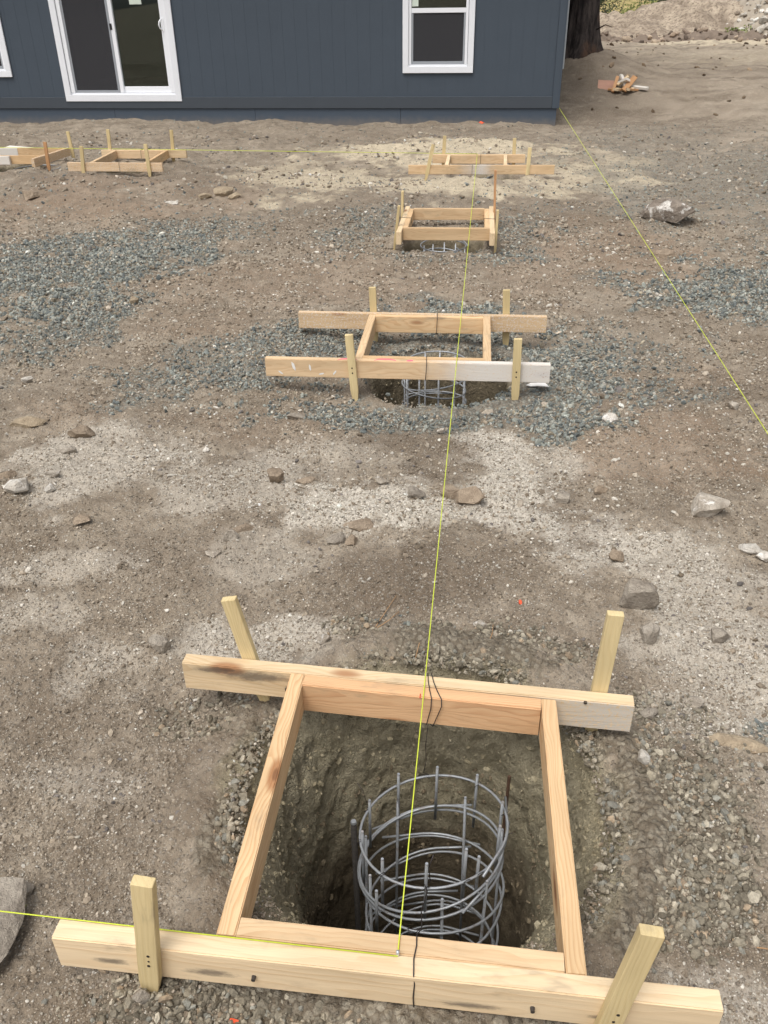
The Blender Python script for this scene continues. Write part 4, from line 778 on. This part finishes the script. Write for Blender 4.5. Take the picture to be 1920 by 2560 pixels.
def hbox(name, x0, x1, y0, y1, z0, z1, mat, parent=None, bevel=0.0):
    p = parent or house; o = box(name, x0, x1, y0, y1, z0, z1, mat, None, bevel)
    base = house.location if p is house else house.location+p.location
    o.parent = p; o.location = o.location-base; return o
OPEN = [(-7.0, -5.18, 0.20, 2.22), (-1.29, -0.355, 0.60, 2.16), (-9.1, -8.06, 0.57, 2.16)]
def cut(rect, holes):
    out = [rect]
    for hx0, hx1, hz0, hz1 in holes:
        nxt = []
        for x0, x1, z0, z1 in out:
            if hx1 <= x0 or hx0 >= x1 or hz1 <= z0 or hz0 >= z1: nxt.append((x0, x1, z0, z1)); continue
            if hx0 > x0: nxt.append((x0, hx0, z0, z1))
            if hx1 < x1: nxt.append((hx1, x1, z0, z1))
            a, b = max(x0, hx0), min(x1, hx1)
            if hz0 > z0: nxt.append((a, b, z0, hz0))
            if hz1 < z1: nxt.append((a, b, hz1, z1))
        out = nxt
    return out
def rects(name, rs, y0, y1, mat, parent=house):
    bm = bmesh.new()
    for x0, x1, z0, z1 in rs: box_bm(bm, x0-house.location.x, x1-house.location.x, y0-house.location.y, y1-house.location.y, z0-house.location.z, z1-house.location.z)
    return from_bm(name, bm, mat, parent)
rects('front_wall', cut((HX0, HX1-0.02, HZ0+0.01, HZ1), OPEN), HY+0.003, HY+0.12, M_SIDING)
k = 0; x = 0.9
while x > HX0:
    rs = [r for r in cut((x+0.0012, x+0.2-0.0012, 0.165, HZ1), OPEN)]
    rs = [(a, min(b, 1.015), c, d) for a, b, c, d in rs if a < 1.015]
    rects('siding_board', rs, HY+0.0005, HY+0.003, M_SIDING); x -= 0.2
hbox('trim_board', HX0, 1.022, HY-0.022, HY+0.006, -0.002, 0.170, M_TRIMD, bevel=0.003); hbox('corner_board', 1.024, HX1, HY-0.024, HY+0.006, -0.004, HZ1, M_SIDING, bevel=0.003); hbox('corner_board', HX1-0.002, HX1+0.02, HY-0.024, HY+0.09, -0.004, HZ1, M_SIDING, bevel=0.003)
for a, b in ((-14.0, -11.2), (-11.195, -8.75), (-8.745, -6.3), (-6.295, -3.86), (-3.855, -1.42), (-1.415, 1.105)): hbox('skirting_panel', a, b, HY+0.004, HY+0.03, -0.7, -0.006, M_SKIRT)
hbox('side_wall', HX1-0.12, HX1, HY+0.12, HY+HD, -0.02, HZ1, M_SIDING); hbox('side_skirting', 1.08, 1.105, HY+0.035, HY+HD, -0.6, -0.022, M_SKIRT); hbox('side_wall', HX0, HX0+0.12, HY+0.12, HY+HD, -0.02, HZ1, M_SIDING); hbox('rear_wall', HX0+0.12, HX1-0.12, HY+HD-0.12, HY+HD, -0.02, HZ1, M_SIDING)
hbox('floor', HX0+0.12, HX1-0.12, HY+0.12, HY+HD-0.12, 0.1, 0.2, M_ROOM); hbox('ceiling', HX0+0.12, HX1-0.12, HY+0.12, HY+HD-0.12, HZ1-0.1, HZ1, M_ROOM)
for a in (-3.4, -7.8): hbox('partition_wall', a, a+0.1, HY+0.12, HY+HD-0.12, 0.2, HZ1-0.1, M_ROOM)
hbox('partition_wall', HX0+0.12, HX1-0.12, HY+3.4, HY+3.5, 0.201, HZ1-0.101, M_ROOM)
hbox('downspout', HX1+0.022, HX1+0.05, HY+0.10, HY+0.16, 0.55, HZ1, M_METAL_LT, bevel=0.006)
rv = [(HX0-0.4, HY-0.35, HZ1+0.002), (HX1+0.3, HY-0.35, HZ1+0.002), (HX1+0.3, HY+HD+0.35, HZ1+0.002), (HX0-0.4, HY+HD+0.35, HZ1+0.002), (HX0-0.4, HY+HD/2, HZ1+1.4), (HX1+0.3, HY+HD/2, HZ1+1.4)]
mesh_obj('roof', [Vector(v)-house.location for v in rv], [(3, 2, 1, 0), (0, 1, 5, 4), (2, 3, 4, 5), (1, 2, 5), (3, 0, 4)], M_ROOF, house)
def window(x0, x1, z0, z1, ox0, ox1, oz0, parts):
    w = hbox('window', ox0, ox1, HY+0.055, HY+0.075, z0, z0+0.01, M_VINYL)          # sill plate inside the opening carries the rest
    return w
def trim_set(prefix, par, x0, x1, z0, z1, t, y0, y1, mat):
    """four boards round an opening: jambs stand between head and sill"""
    hbox(prefix, x0, x1, y0, y1, z0, z0+t, mat, par, 0.003); hbox(prefix, x0, x1, y0, y1, z1-t, z1, mat, par, 0.003)
    hbox(prefix, x0, x0+t, y0+0.001, y1, z0+t, z1-t, mat, par, 0.003); hbox(prefix, x1-t, x1, y0+0.001, y1, z0+t, z1-t, mat, par, 0.003)
# sliding door
door = hbox('sliding_door', -7.0, -5.18, HY-0.004, HY+0.115, 0.201, 0.235, M_VINYL)
trim_set('trim_board', door, -7.10, -5.08, 0.107, 2.32, 0.102, HY-0.034, HY-0.006, M_WHITE)
hbox('frame', -6.995, -6.925, HY-0.010, HY+0.11, 0.236, 2.2, M_VINYL, door, 0.004); hbox('frame', -5.255, -5.185, HY-0.010, HY+0.11, 0.236, 2.2, M_VINYL, door, 0.004); hbox('frame', -6.924, -5.256, HY-0.010, HY+0.11, 2.13, 2.2, M_VINYL, door, 0.004)
hbox('screen_frame', -6.922, -6.892, HY+0.004, HY+0.024, 0.237, 2.128, M_GREYF, door, 0.002); hbox('screen_frame', -6.175, -6.140, HY+0.004, HY+0.024, 0.237, 2.128, M_GREYF, door, 0.002); hbox('screen_frame', -6.891, -6.176, HY+0.004, HY+0.024, 0.237, 0.272, M_GREYF, door, 0.002)
hbox('insect_screen', -6.891, -6.176, HY+0.013, HY+0.015, 0.273, 2.127, M_SCREEN, door)
hbox('stile', -6.138, -6.070, HY+0.006, HY+0.060, 0.237, 2.128, M_VINYL, door, 0.004); hbox('bottom_rail', -6.069, -5.257, HY+0.030, HY+0.075, 0.237, 0.326, M_VINYL, door, 0.004); hbox('stile', -5.300, -5.257, HY+0.030, HY+0.075, 0.327, 2.128, M_VINYL, door, 0.004)
hbox('pane', -6.069, -5.301, HY+0.050, HY+0.056, 0.327, 2.128, M_GLASS, door); hbox('pane', -6.920, -6.139, HY+0.080, HY+0.086, 0.237, 2.128, M_GLASS, door)
hbox('latch', -6.150, -6.112, HY-0.004, HY+0.006, 1.15, 1.24, M_BLACK, door, 0.004)
hp = [(-5.262, HY+0.03, 1.30), (-5.275, HY-0.02, 1.29), (-5.292, HY-0.05, 1.26), (-5.300, HY-0.06, 1.215), (-5.292, HY-0.05, 1.17), (-5.272, HY-0.02, 1.14), (-5.262, HY+0.03, 1.13)]
tube('handle', [Vector(p)-house.location-door.location for p in hp], 0.011, M_VINYL, door); hbox('handle_plate', -5.262, -5.232, HY-0.016, HY-0.009, 1.12, 1.31, M_VINYL, door, 0.003)
hbox('sticker', -5.78, -5.58, HY+0.046, HY+0.049, 1.500, 1.80, M_STICKER, door)
# window right of the door
def hung(ox0, ox1, z0, z1, tx0, tx1, tz0, tz1, rail, st=True):
    w = hbox('window', ox0, ox1, HY-0.004, HY+0.10, z0+0.001, z0+0.03, M_VINYL)
    trim_set('trim_board', w, tx0, tx1, tz0, tz1, 0.092, HY-0.034, HY-0.006, M_WHITE)
    hbox('frame', ox0+0.003, ox0+0.045, HY-0.008, HY+0.09, z0+0.031, z1-0.045, M_VINYL, w, 0.003); hbox('frame', ox1-0.045, ox1-0.003, HY-0.008, HY+0.09, z0+0.031, z1-0.045, M_VINYL, w, 0.003); hbox('frame', ox0+0.003, ox1-0.003, HY-0.008, HY+0.09, z1-0.044, z1-0.002, M_VINYL, w, 0.003)
    hbox('meeting_rail', ox0+0.046, ox1-0.046, HY+0.0, HY+0.07, rail, rail+0.065, M_VINYL, w, 0.003)
    hbox('screen_frame', ox0+0.046, ox0+0.075, HY+0.006, HY+0.024, z0+0.031, rail-0.001, M_GREYF, w, 0.002); hbox('screen_frame', ox1-0.075, ox1-0.046, HY+0.006, HY+0.024, z0+0.031, rail-0.001, M_GREYF, w, 0.002); hbox('screen_frame', ox0+0.076, ox1-0.076, HY+0.006, HY+0.024, z0+0.031, z0+0.072, M_GREYF, w, 0.002)
    hbox('insect_screen', ox0+0.076, ox1-0.076, HY+0.014, HY+0.016, z0+0.073, rail-0.001, M_SCREEN, w); hbox('pane', ox0+0.046, ox1-0.046, HY+0.05, HY+0.055, z0+0.031, rail-0.001, M_GLASS, w); hbox('pane', ox0+0.046, ox1-0.046, HY+0.03, HY+0.035, rail+0.066, z1-0.045, M_GLASS, w)
    if st: hbox('sticker', ox0+0.05, ox0+0.15, HY+0.024, HY+0.027, rail+0.09, rail+0.45, M_STICKER, w)
hung(-1.29, -0.355, 0.60, 2.16, -1.38, -0.26, 0.509, 2.25, 1.335); hung(-9.1, -8.06, 0.57, 2.16, -9.19, -7.974, 0.478, 2.25, 1.335, False)

# ------------------------------------------------------------------ tree behind the corner
def mat_bark():
    s = NT('charred_bark'); P = s.coord('Object'); n = s.noise(s.mapping(P, (1, 1, 0.25)), 9, 6, 0.7); n2 = s.noise(P, 1.6, 4)
    c = s.mix(s.ramp(n, 0.35, 0.7), srgb(36, 33, 33), srgb(80, 73, 70)); c = s.mix(s.math('MULTIPLY', s.ramp(n2, 0.52, 0.68), s.ramp(n, 0.3, 0.6)), c, srgb(84, 64, 52))
    return s.fin(c, 0.95, s.bump(n, 0.8, 0.03), spec=0.1)
tree = empty('pine_tree', (1.72, 19.0, gz(1.72, 19.0)-0.15), 'thick charred pine trunk behind the right house corner', 'tree')
NA, NZ = 120, 90; vs, fs = [], []
th = np.linspace(0, 2*np.pi, NA, endpoint=False)
for j in range(NZ):
    z = 9.0*(j/(NZ-1))**1.6; r0 = 0.250-0.013*z+0.22*math.exp(-z/0.35)
    rid = np.abs(fbm(th*0+np.cos(th)*5.5+8+0.15*np.sin(z*1.3), np.sin(th)*5.5+8+z*0.28, 3, 201, 0.6)-0.5)*2
    cr = fbm(np.cos(th)*9+3, np.sin(th)*9+z*2.2, 3, 211); lob = 0.06*math.exp(-z/0.5)*np.cos(th*5+1)
    r = r0+0.070*rid+0.03*cr+lob
    for a, rr in zip(th, r): vs.append((rr*math.cos(a), rr*math.sin(a), z))
for j in range(NZ-1):
    for i in range(NA): fs.append((j*NA+i, j*NA+(i+1) % NA, (j+1)*NA+(i+1) % NA, (j+1)*NA+i))
fs.append(tuple((NZ-1)*NA+i for i in range(NA))); mesh_obj('trunk', vs, fs, mat_bark(), tree, (0, 0, 0), True)
for a, z, l in ((0.4, 5.2, 1.6), (2.3, 6.1, 1.9), (4.1, 6.9, 1.7), (5.4, 7.8, 1.5), (1.3, 8.4, 1.3)):
    tube('limb', [(0.2*math.cos(a), 0.2*math.sin(a), z), (l*0.5*math.cos(a), l*0.5*math.sin(a), z+0.15), (l*math.cos(a), l*math.sin(a), z+0.5)], 0.07, bpy.data.materials['charred_bark'], tree, 8, 0.02)
tube('branch_stub', [(0.26, -0.36, 0.52), (0.40, -0.5, 0.60), (0.52, -0.56, 0.56)], 0.014, bpy.data.materials['charred_bark'], tree, 6, 0.006)

# ------------------------------------------------------------------ spoil heaps and the slope behind
def mat_mound():
    s = NT('dug_earth'); P = s.coord('Object'); n = s.noise(P, 1.6, 6, 0.7); n2 = s.noise(P, 12, 5, 0.7); c = s.mix(s.ramp(n, 0.35, 0.65), srgb(134, 121, 107), srgb(182, 168, 149)); c = s.mix(s.ramp(n2, 0.48, 0.62, 0, 0.8), c, srgb(112, 99, 86))
    return s.fin(c, 0.95, s.bump(n2, 0.6, 0.08), spec=0.1)
M_MOUND = mat_mound()
def heap(name, x0, x1, y0, y1, nx, ny, hf, label, mat):
    X, Y = np.meshgrid(np.linspace(x0, x1, nx), np.linspace(y0, y1, ny)); x, y = X.ravel(), Y.ravel(); Z = terrain(x, y)+hf(x, y)
    idx = np.arange(nx*ny).reshape(ny, nx); f = np.stack([idx[:-1, :-1], idx[:-1, 1:], idx[1:, 1:], idx[1:, :-1]], -1).reshape(-1, 4)
    o = mesh_obj(name, np.stack([x, y, Z], -1), f.tolist(), mat, None, (0, 0, 0), True); return tag(o, label, None, None, 'structure')
def hf1(x, y):
    crest = np.interp(x, [2.2, 3.3, 4.3, 4.9, 5.4, 6.4, 8.0, 9.5], [0.25, 0.40, 0.42, 0.60, 0.70, 1.00, 0.9, 0.2]); t = (y-29.3)/3.2
    prof = sst(0, 0.9, t)*sst(2.3, 1.2, t); grooves = (0.30*np.abs(np.sin((x*0.9+(y-29)*0.8)*2.3+2.5*fbm(x, y, 2, 301)))-0.14)*prof
    return crest*prof+grooves+(fbm(x*2.2, y*2.2, 4, 311)-0.5)*0.30*np.minimum(prof*2, 1)-0.06*(1-prof)
heap('earth_mound', 1.5, 9.5, 28.6, 37, 150, 120, hf1, 'long heap of dug pale earth behind the tree', M_MOUND)
def hf2(x, y):
    prof = sst(27.2, 28.1, y)*sst(30.2, 29.0, y)*sst(2.2, 3.2, x)*sst(13.5, 11, x); return (0.20*sst(0.42, 0.62, fbm(x*1.3, y*1.3, 3, 321))-0.05)*prof+(fbm(x*5, y*5, 3, 331)-0.5)*0.22*prof-0.06*(1-prof)
M_DARKE = mat_flat('dark_topsoil', srgb(124, 111, 99), 0.95, var=0.45, scale=6, spec=0.1)
heap('soil_ridge', 2, 14, 27, 30.4, 150, 50, hf2, 'low dark ridge of turned soil in front of the earth heap', M_DARKE)
def hf3(x, y):
    prof = sst(29.0, 32.5, y)*sst(44, 40, y)*sst(6.2, 8.6, x)*sst(24, 18, x); return 1.9*prof+(fbm(x*1.4, y*1.4, 4, 341)-0.5)*0.6*prof-0.06*(1-prof)
heap('rubble_slope', 5.5, 24, 28.5, 44, 150, 100, hf3, 'pale rubble heap at the top right corner', mat_flat('rubble_earth', srgb(158, 148, 134), 0.95, var=0.35, scale=5, spec=0.1))
n = 2600; x = RNG.uniform(6.6, 14, n); y = RNG.uniform(29.2, 36, n); k = RNG.random(n) < sst(6.3, 8.5, x); x, y = x[k], y[k]
scatter('rubble_stones', 'pale broken stones on the rubble heap', x, y, np.clip(RNG.lognormal(math.log(0.085), 0.5, len(x)), 0.03, 0.3), palette(len(x), [(178, 172, 162), (206, 202, 194), (140, 128, 114)], [3, 2, 2], 0.15), 0.2, z=terrain(x, y)+hf3(x, y))
n = 500; x = RNG.uniform(2.5, 12, n); y = RNG.uniform(27.3, 30, n)
scatter('ridge_clods', 'dark clods lying along the soil ridge', x, y, np.clip(RNG.lognormal(math.log(0.06), 0.5, n), 0.02, 0.2), palette(n, [(124, 110, 98), (148, 132, 116), (100, 88, 78), (164, 148, 130)], [3, 2, 2, 1], 0.2), 0.2, z=terrain(x, y)+np.maximum(hf2(x, y), 0))

# ------------------------------------------------------------------ shrubs
def mat_leaf(name, a, b):
    s = NT(name); P = s.coord('Object'); n = s.noise(P, 3.5, 3); r = s.n('ShaderNodeNewGeometry').outputs['Random Per Island']; c = s.mix(r, a, b); c = s.mix(1.0, c, s.mix(n, (0.7, 0.7, 0.7, 1), (1.2, 1.2, 1.2, 1)), 'MULTIPLY'); return s.fin(c, 0.7, spec=0.25)
M_LEAF = mat_leaf('green_leaves', srgb(82, 98, 50), srgb(138, 148, 82)); M_LEAFD = mat_leaf('dark_leaves', srgb(48, 60, 46), srgb(78, 90, 64)); M_STEM = mat_flat('shrub_stem', srgb(88, 74, 60), 0.9)
def shrub(x, y, z, w, h, mat, label, seed, n=1500, leaf=0.085, cat='shrub', name='shrub'):
    r = np.random.default_rng(seed); e = empty(name, (x, y, z), label, cat, 'shrubs on the slope behind the earth heap'); nb = 9
    cl = np.stack([r.normal(0, w*0.30, nb), r.normal(0, w*0.26, nb), h*r.uniform(0.25, 0.85, nb)], -1); cs = w*r.uniform(0.14, 0.30, nb)
    vs, fs = [], []
    for i in range(n):
        k = r.integers(nb); d = r.normal(size=3); d /= np.linalg.norm(d); p = cl[k]+d*cs[k]*r.uniform(0.55, 1.08)*np.array([1, 1, 0.9]); p[2] = max(p[2], 0.02)
        u = r.normal(size=3); u /= np.linalg.norm(u); v = np.cross(u, r.normal(size=3)); v /= np.linalg.norm(v); L = leaf*r.uniform(0.6, 1.3); b = len(vs)
        vs += [p-u*L/2, p+v*L*0.28, p+u*L/2, p-v*L*0.28]; fs.append((b, b+1, b+2, b+3))
    mesh_obj('foliage', vs, fs, mat, e)
    for k in range(5): tube('stem', [(0.05*math.cos(k), 0.05*math.sin(k), -0.1), tuple(cl[k]*np.array([.6, .6, .5])), tuple(cl[k])], 0.022, M_STEM, e, 5, 0.008)
SH = [(4.75, 40.0, 1.3, 1.6, 'dark green bush right behind the tree trunk', M_LEAFD), (5.65, 38.5, 1.5, 1.05, 'bright green bush behind the crest of the earth heap, taller one', M_LEAF), (5.0, 37.8, 0.9, 0.6, 'low bright green bush just right of the tree, behind the earth heap', M_LEAF), (6.7, 40.5, 1.7, 1.6, 'dark green bush at the top edge above the earth heap', M_LEAFD)]
for i, (x, y, w, h, lab, m) in enumerate(SH): shrub(x, y, gz(x, y)-0.02, w, h, m, lab, 400+i)
zz = lambda x, y: float((terrain(np.array([x]), np.array([y]))+hf3(np.array([x]), np.array([y])))[0])
for i, (x, y, w, h, lab) in enumerate(((8.4, 31.4, 0.9, 0.55, 'pale green weed bush growing on the rubble heap, upper one'), (6.9, 28.6, 0.6, 0.3, 'small green weed bush at the foot of the rubble heap'))): shrub(x, y, max(zz(x, y), gz(x, y))-0.03, w, h, M_LEAF, lab, 430+i, 500, 0.07)

# ------------------------------------------------------------------ odds and ends
def scrap(c, L, W, H, rz, ry, rx, mat, label):
    me = board_mesh(L, W, H); o = link('wood_scrap', me, mat); o.location = c; o.rotation_euler = (rx, ry, rz); return tag(o, label, 'wood scrap', 'offcuts in the scrap pile behind the house')
M_PINKW = mat_wood('pinkish_board', srgb(190, 150, 132), srgb(170, 126, 108), knots=False)
px, py_ = 2.33, 17.0; pz_ = gz(px, py_)
scrap((px-0.257, py_+0.035, pz_+0.07), 0.278, 0.208, 0.021, 0.0, 0.05, 1.1, M_PINKW, 'square reddish board at the left end of the scrap pile')
scrap((px-0.105, py_-0.035, pz_+0.11), 0.333, 0.052, 0.023, 1.2, -0.75, 0.3, M_STAKE_RED, 'thin reddish stick leaning upright in the scrap pile')
scrap((px-0.016, py_+0.035, pz_+0.12), 0.389, 0.092, 0.039, 2.3, 0.35, 0.4, M_PAINT_W, 'pale offcut pointing up at the top of the scrap pile')
scrap((px+0.048, py_+0.014, pz_+0.15), 0.333, 0.062, 0.031, 1.9, -0.6, 0.2, M_PAINT_W, 'whitish stick at the top of the scrap pile')
scrap((px+0.137, py_-0.070, pz_+0.12), 0.408, 0.094, 0.026, 0.95, -0.5, 0.5, M_STAKE_RED, 'reddish tan board leaning over the right of the scrap pile')
scrap((px+0.257, py_+0.000, pz_+0.06), 0.481, 0.073, 0.039, -0.62, 0.05, 0.2, M_PAINT_W, 'long pale offcut lying out to the right of the scrap pile')
scrap((px-0.065, py_-0.126, pz_+0.035), 0.204, 0.092, 0.039, 1.1, 0.05, 0.1, M_PINE, 'short pale block at the front left of the scrap pile')
scrap((px+0.081, py_-0.126, pz_+0.035), 0.222, 0.062, 0.039, 1.8, 0.05, 0.3, M_OLD, 'short pale block at the front middle of the scrap pile')
for dx, dy, dz, L, W, H, rz, ry, rx, m, lab in ((0.03, 0.03, 0.16, 0.26, 0.05, 0.03, 0.6, -0.5, 0.3, 'M_PINE', 'pale split piece lying across the top of the scrap pile'), (0.13, -0.02, 0.045, 0.26, 0.06, 0.035, -0.9, 0.1, 0.4, 'M_PINE', 'pale split piece under the leaning board of the scrap pile'),
        (-0.11, -0.09, 0.03, 0.24, 0.05, 0.03, -0.4, 0.0, 0.2, 'M_STAKE_RED', 'reddish split piece flat at the front of the scrap pile'), (0.20, -0.11, 0.03, 0.22, 0.045, 0.03, 0.5, 0.1, 0.1, 'M_STAKE_RED', 'short reddish split piece at the front right of the scrap pile')):
    scrap((px+dx, py_+dy, pz_+dz), L, W, H, rz, ry, rx, globals()[m], lab)
o = link('plank', board_mesh(0.62, 0.18, 0.022), M_PAINT_W); o.location = (-6.0, 11.25, gz(-6.0, 11.25)+0.03); o.rotation_euler = (0.12, 0.03, -0.25); tag(o, 'short whitish plank lying behind the frame at the left edge', 'plank')
# torn white scrap right of the second frame
vs = []; r = random.Random(4); out = [(-.055, -.01), (-.03, .022), (.0, .012), (.03, .018), (.055, -.012), (.035, -.022), (.0, -.010), (-.03, -.004)]
bm = bmesh.new(); top = [bm.verts.new((u, v*1.6, 0.012+0.008*math.sin(u*60))) for u, v in out]; f = bm.faces.new(top); g = bmesh.ops.extrude_face_region(bm, geom=[f]); bmesh.ops.translate(bm, vec=(0, 0, -0.003), verts=[e for e in g['geom'] if isinstance(e, bmesh.types.BMVert)])
bmesh.ops.recalc_face_normals(bm, faces=bm.faces[:]); o = from_bm('plastic_scrap', bm, M_WHITE_DAB, None, (0.305, 3.875, gz(0.305, 3.875)+0.015)); tag(o, 'torn white scrap on the gravel by the front right stake of the second frame', 'scrap')
M_ORANGE = mat_flat('orange_flagging', srgb(226, 92, 58), 0.7)
for x, y, w, lab in ((-0.377, 0.783, 0.008, 'tiny orange scrap under the front board of the nearest frame, left of the nail head'), (0.02, 0.772, 0.009, 'tiny orange scrap under the front board of the nearest frame, at the picture bottom'), (-0.16, 1.83, 0.008, 'tiny orange scrap on the gravel behind the nearest rear board'), (0.17, 2.06, 0.010, 'tiny orange scrap right of the middle string'), (-0.085, 14.66, 0.045, 'red scrap on the dirt at the foot of the house')):
    bm = bmesh.new(); box_bm(bm, -w, w, -w*0.5, w*0.5, -w*0.06, w*0.06); bmesh.ops.subdivide_edges(bm, edges=bm.edges[:], cuts=2)
    for v in bm.verts: v.co.z += 0.35*w*math.sin(v.co.x/w*2.2)*math.cos(v.co.y/w*3)
    o = from_bm('flagging_scrap', bm, M_ORANGE, None, (x, y, gz(x, y)+w*0.5)); o.rotation_euler = (0.3, 0.2, x*9); tag(o, lab, 'scrap', 'orange scraps on the ground')
M_NEEDLE = mat_flat('dry_needle', srgb(172, 136, 98), 0.8)
for pts, lab in ((((-0.250, 1.885), (-0.232, 1.95), (-0.205, 2.03)), 'dry pine needle left of the string, longest of those behind the nearest frame'), (((-0.245, 1.88), (-0.215, 1.92), (-0.19, 1.965)), 'dry pine needle crossing the longest one'), (((-0.125, 1.765), (-0.118, 1.82), (-0.105, 1.86)), 'short dry twig by the middle string'), (((0.075, 1.86), (0.085, 1.90), (0.088, 1.94)), 'dry twig on the gravel right of the middle string'), (((0.305, 1.60), (0.325, 1.585), (0.34, 1.60)), 'bent straw by the rear right stake of the nearest frame'), (((0.60, 1.03), (0.62, 1.035), (0.64, 1.033)), 'pale straw on the dirt right of the nearest frame')):
    o = tube('dry_needle', [(x, y, gz(x, y)+0.006+0.004*(i == 1)) for i, (x, y) in enumerate(pts)], 0.0012, M_NEEDLE, None, 5); tag(o, lab, 'twig', 'dry needles and twigs')
w = empty('green_sprout', (-0.884, 0.967, gz(-0.884, 0.967)), 'tiny yellow green sprout at the left edge by the string', 'plant'); M_SPROUT = mat_leaf('sprout_leaves', srgb(140, 158, 60), srgb(182, 190, 88)); r = random.Random(2)
for k in range(16):
    a = k*2.4; l = r.uniform(0.008, 0.018); ux, uy = math.cos(a), math.sin(a); zt = r.uniform(0.004, 0.016)
    mesh_obj('leaf', [(0, 0, 0.002), (ux*l*.6-uy*.003, uy*l*.6+ux*.003, zt), (ux*l, uy*l, zt*0.9), (ux*l*.6+uy*.003, uy*l*.6-ux*.003, zt)], [(0, 1, 2, 3)], M_SPROUT, w)
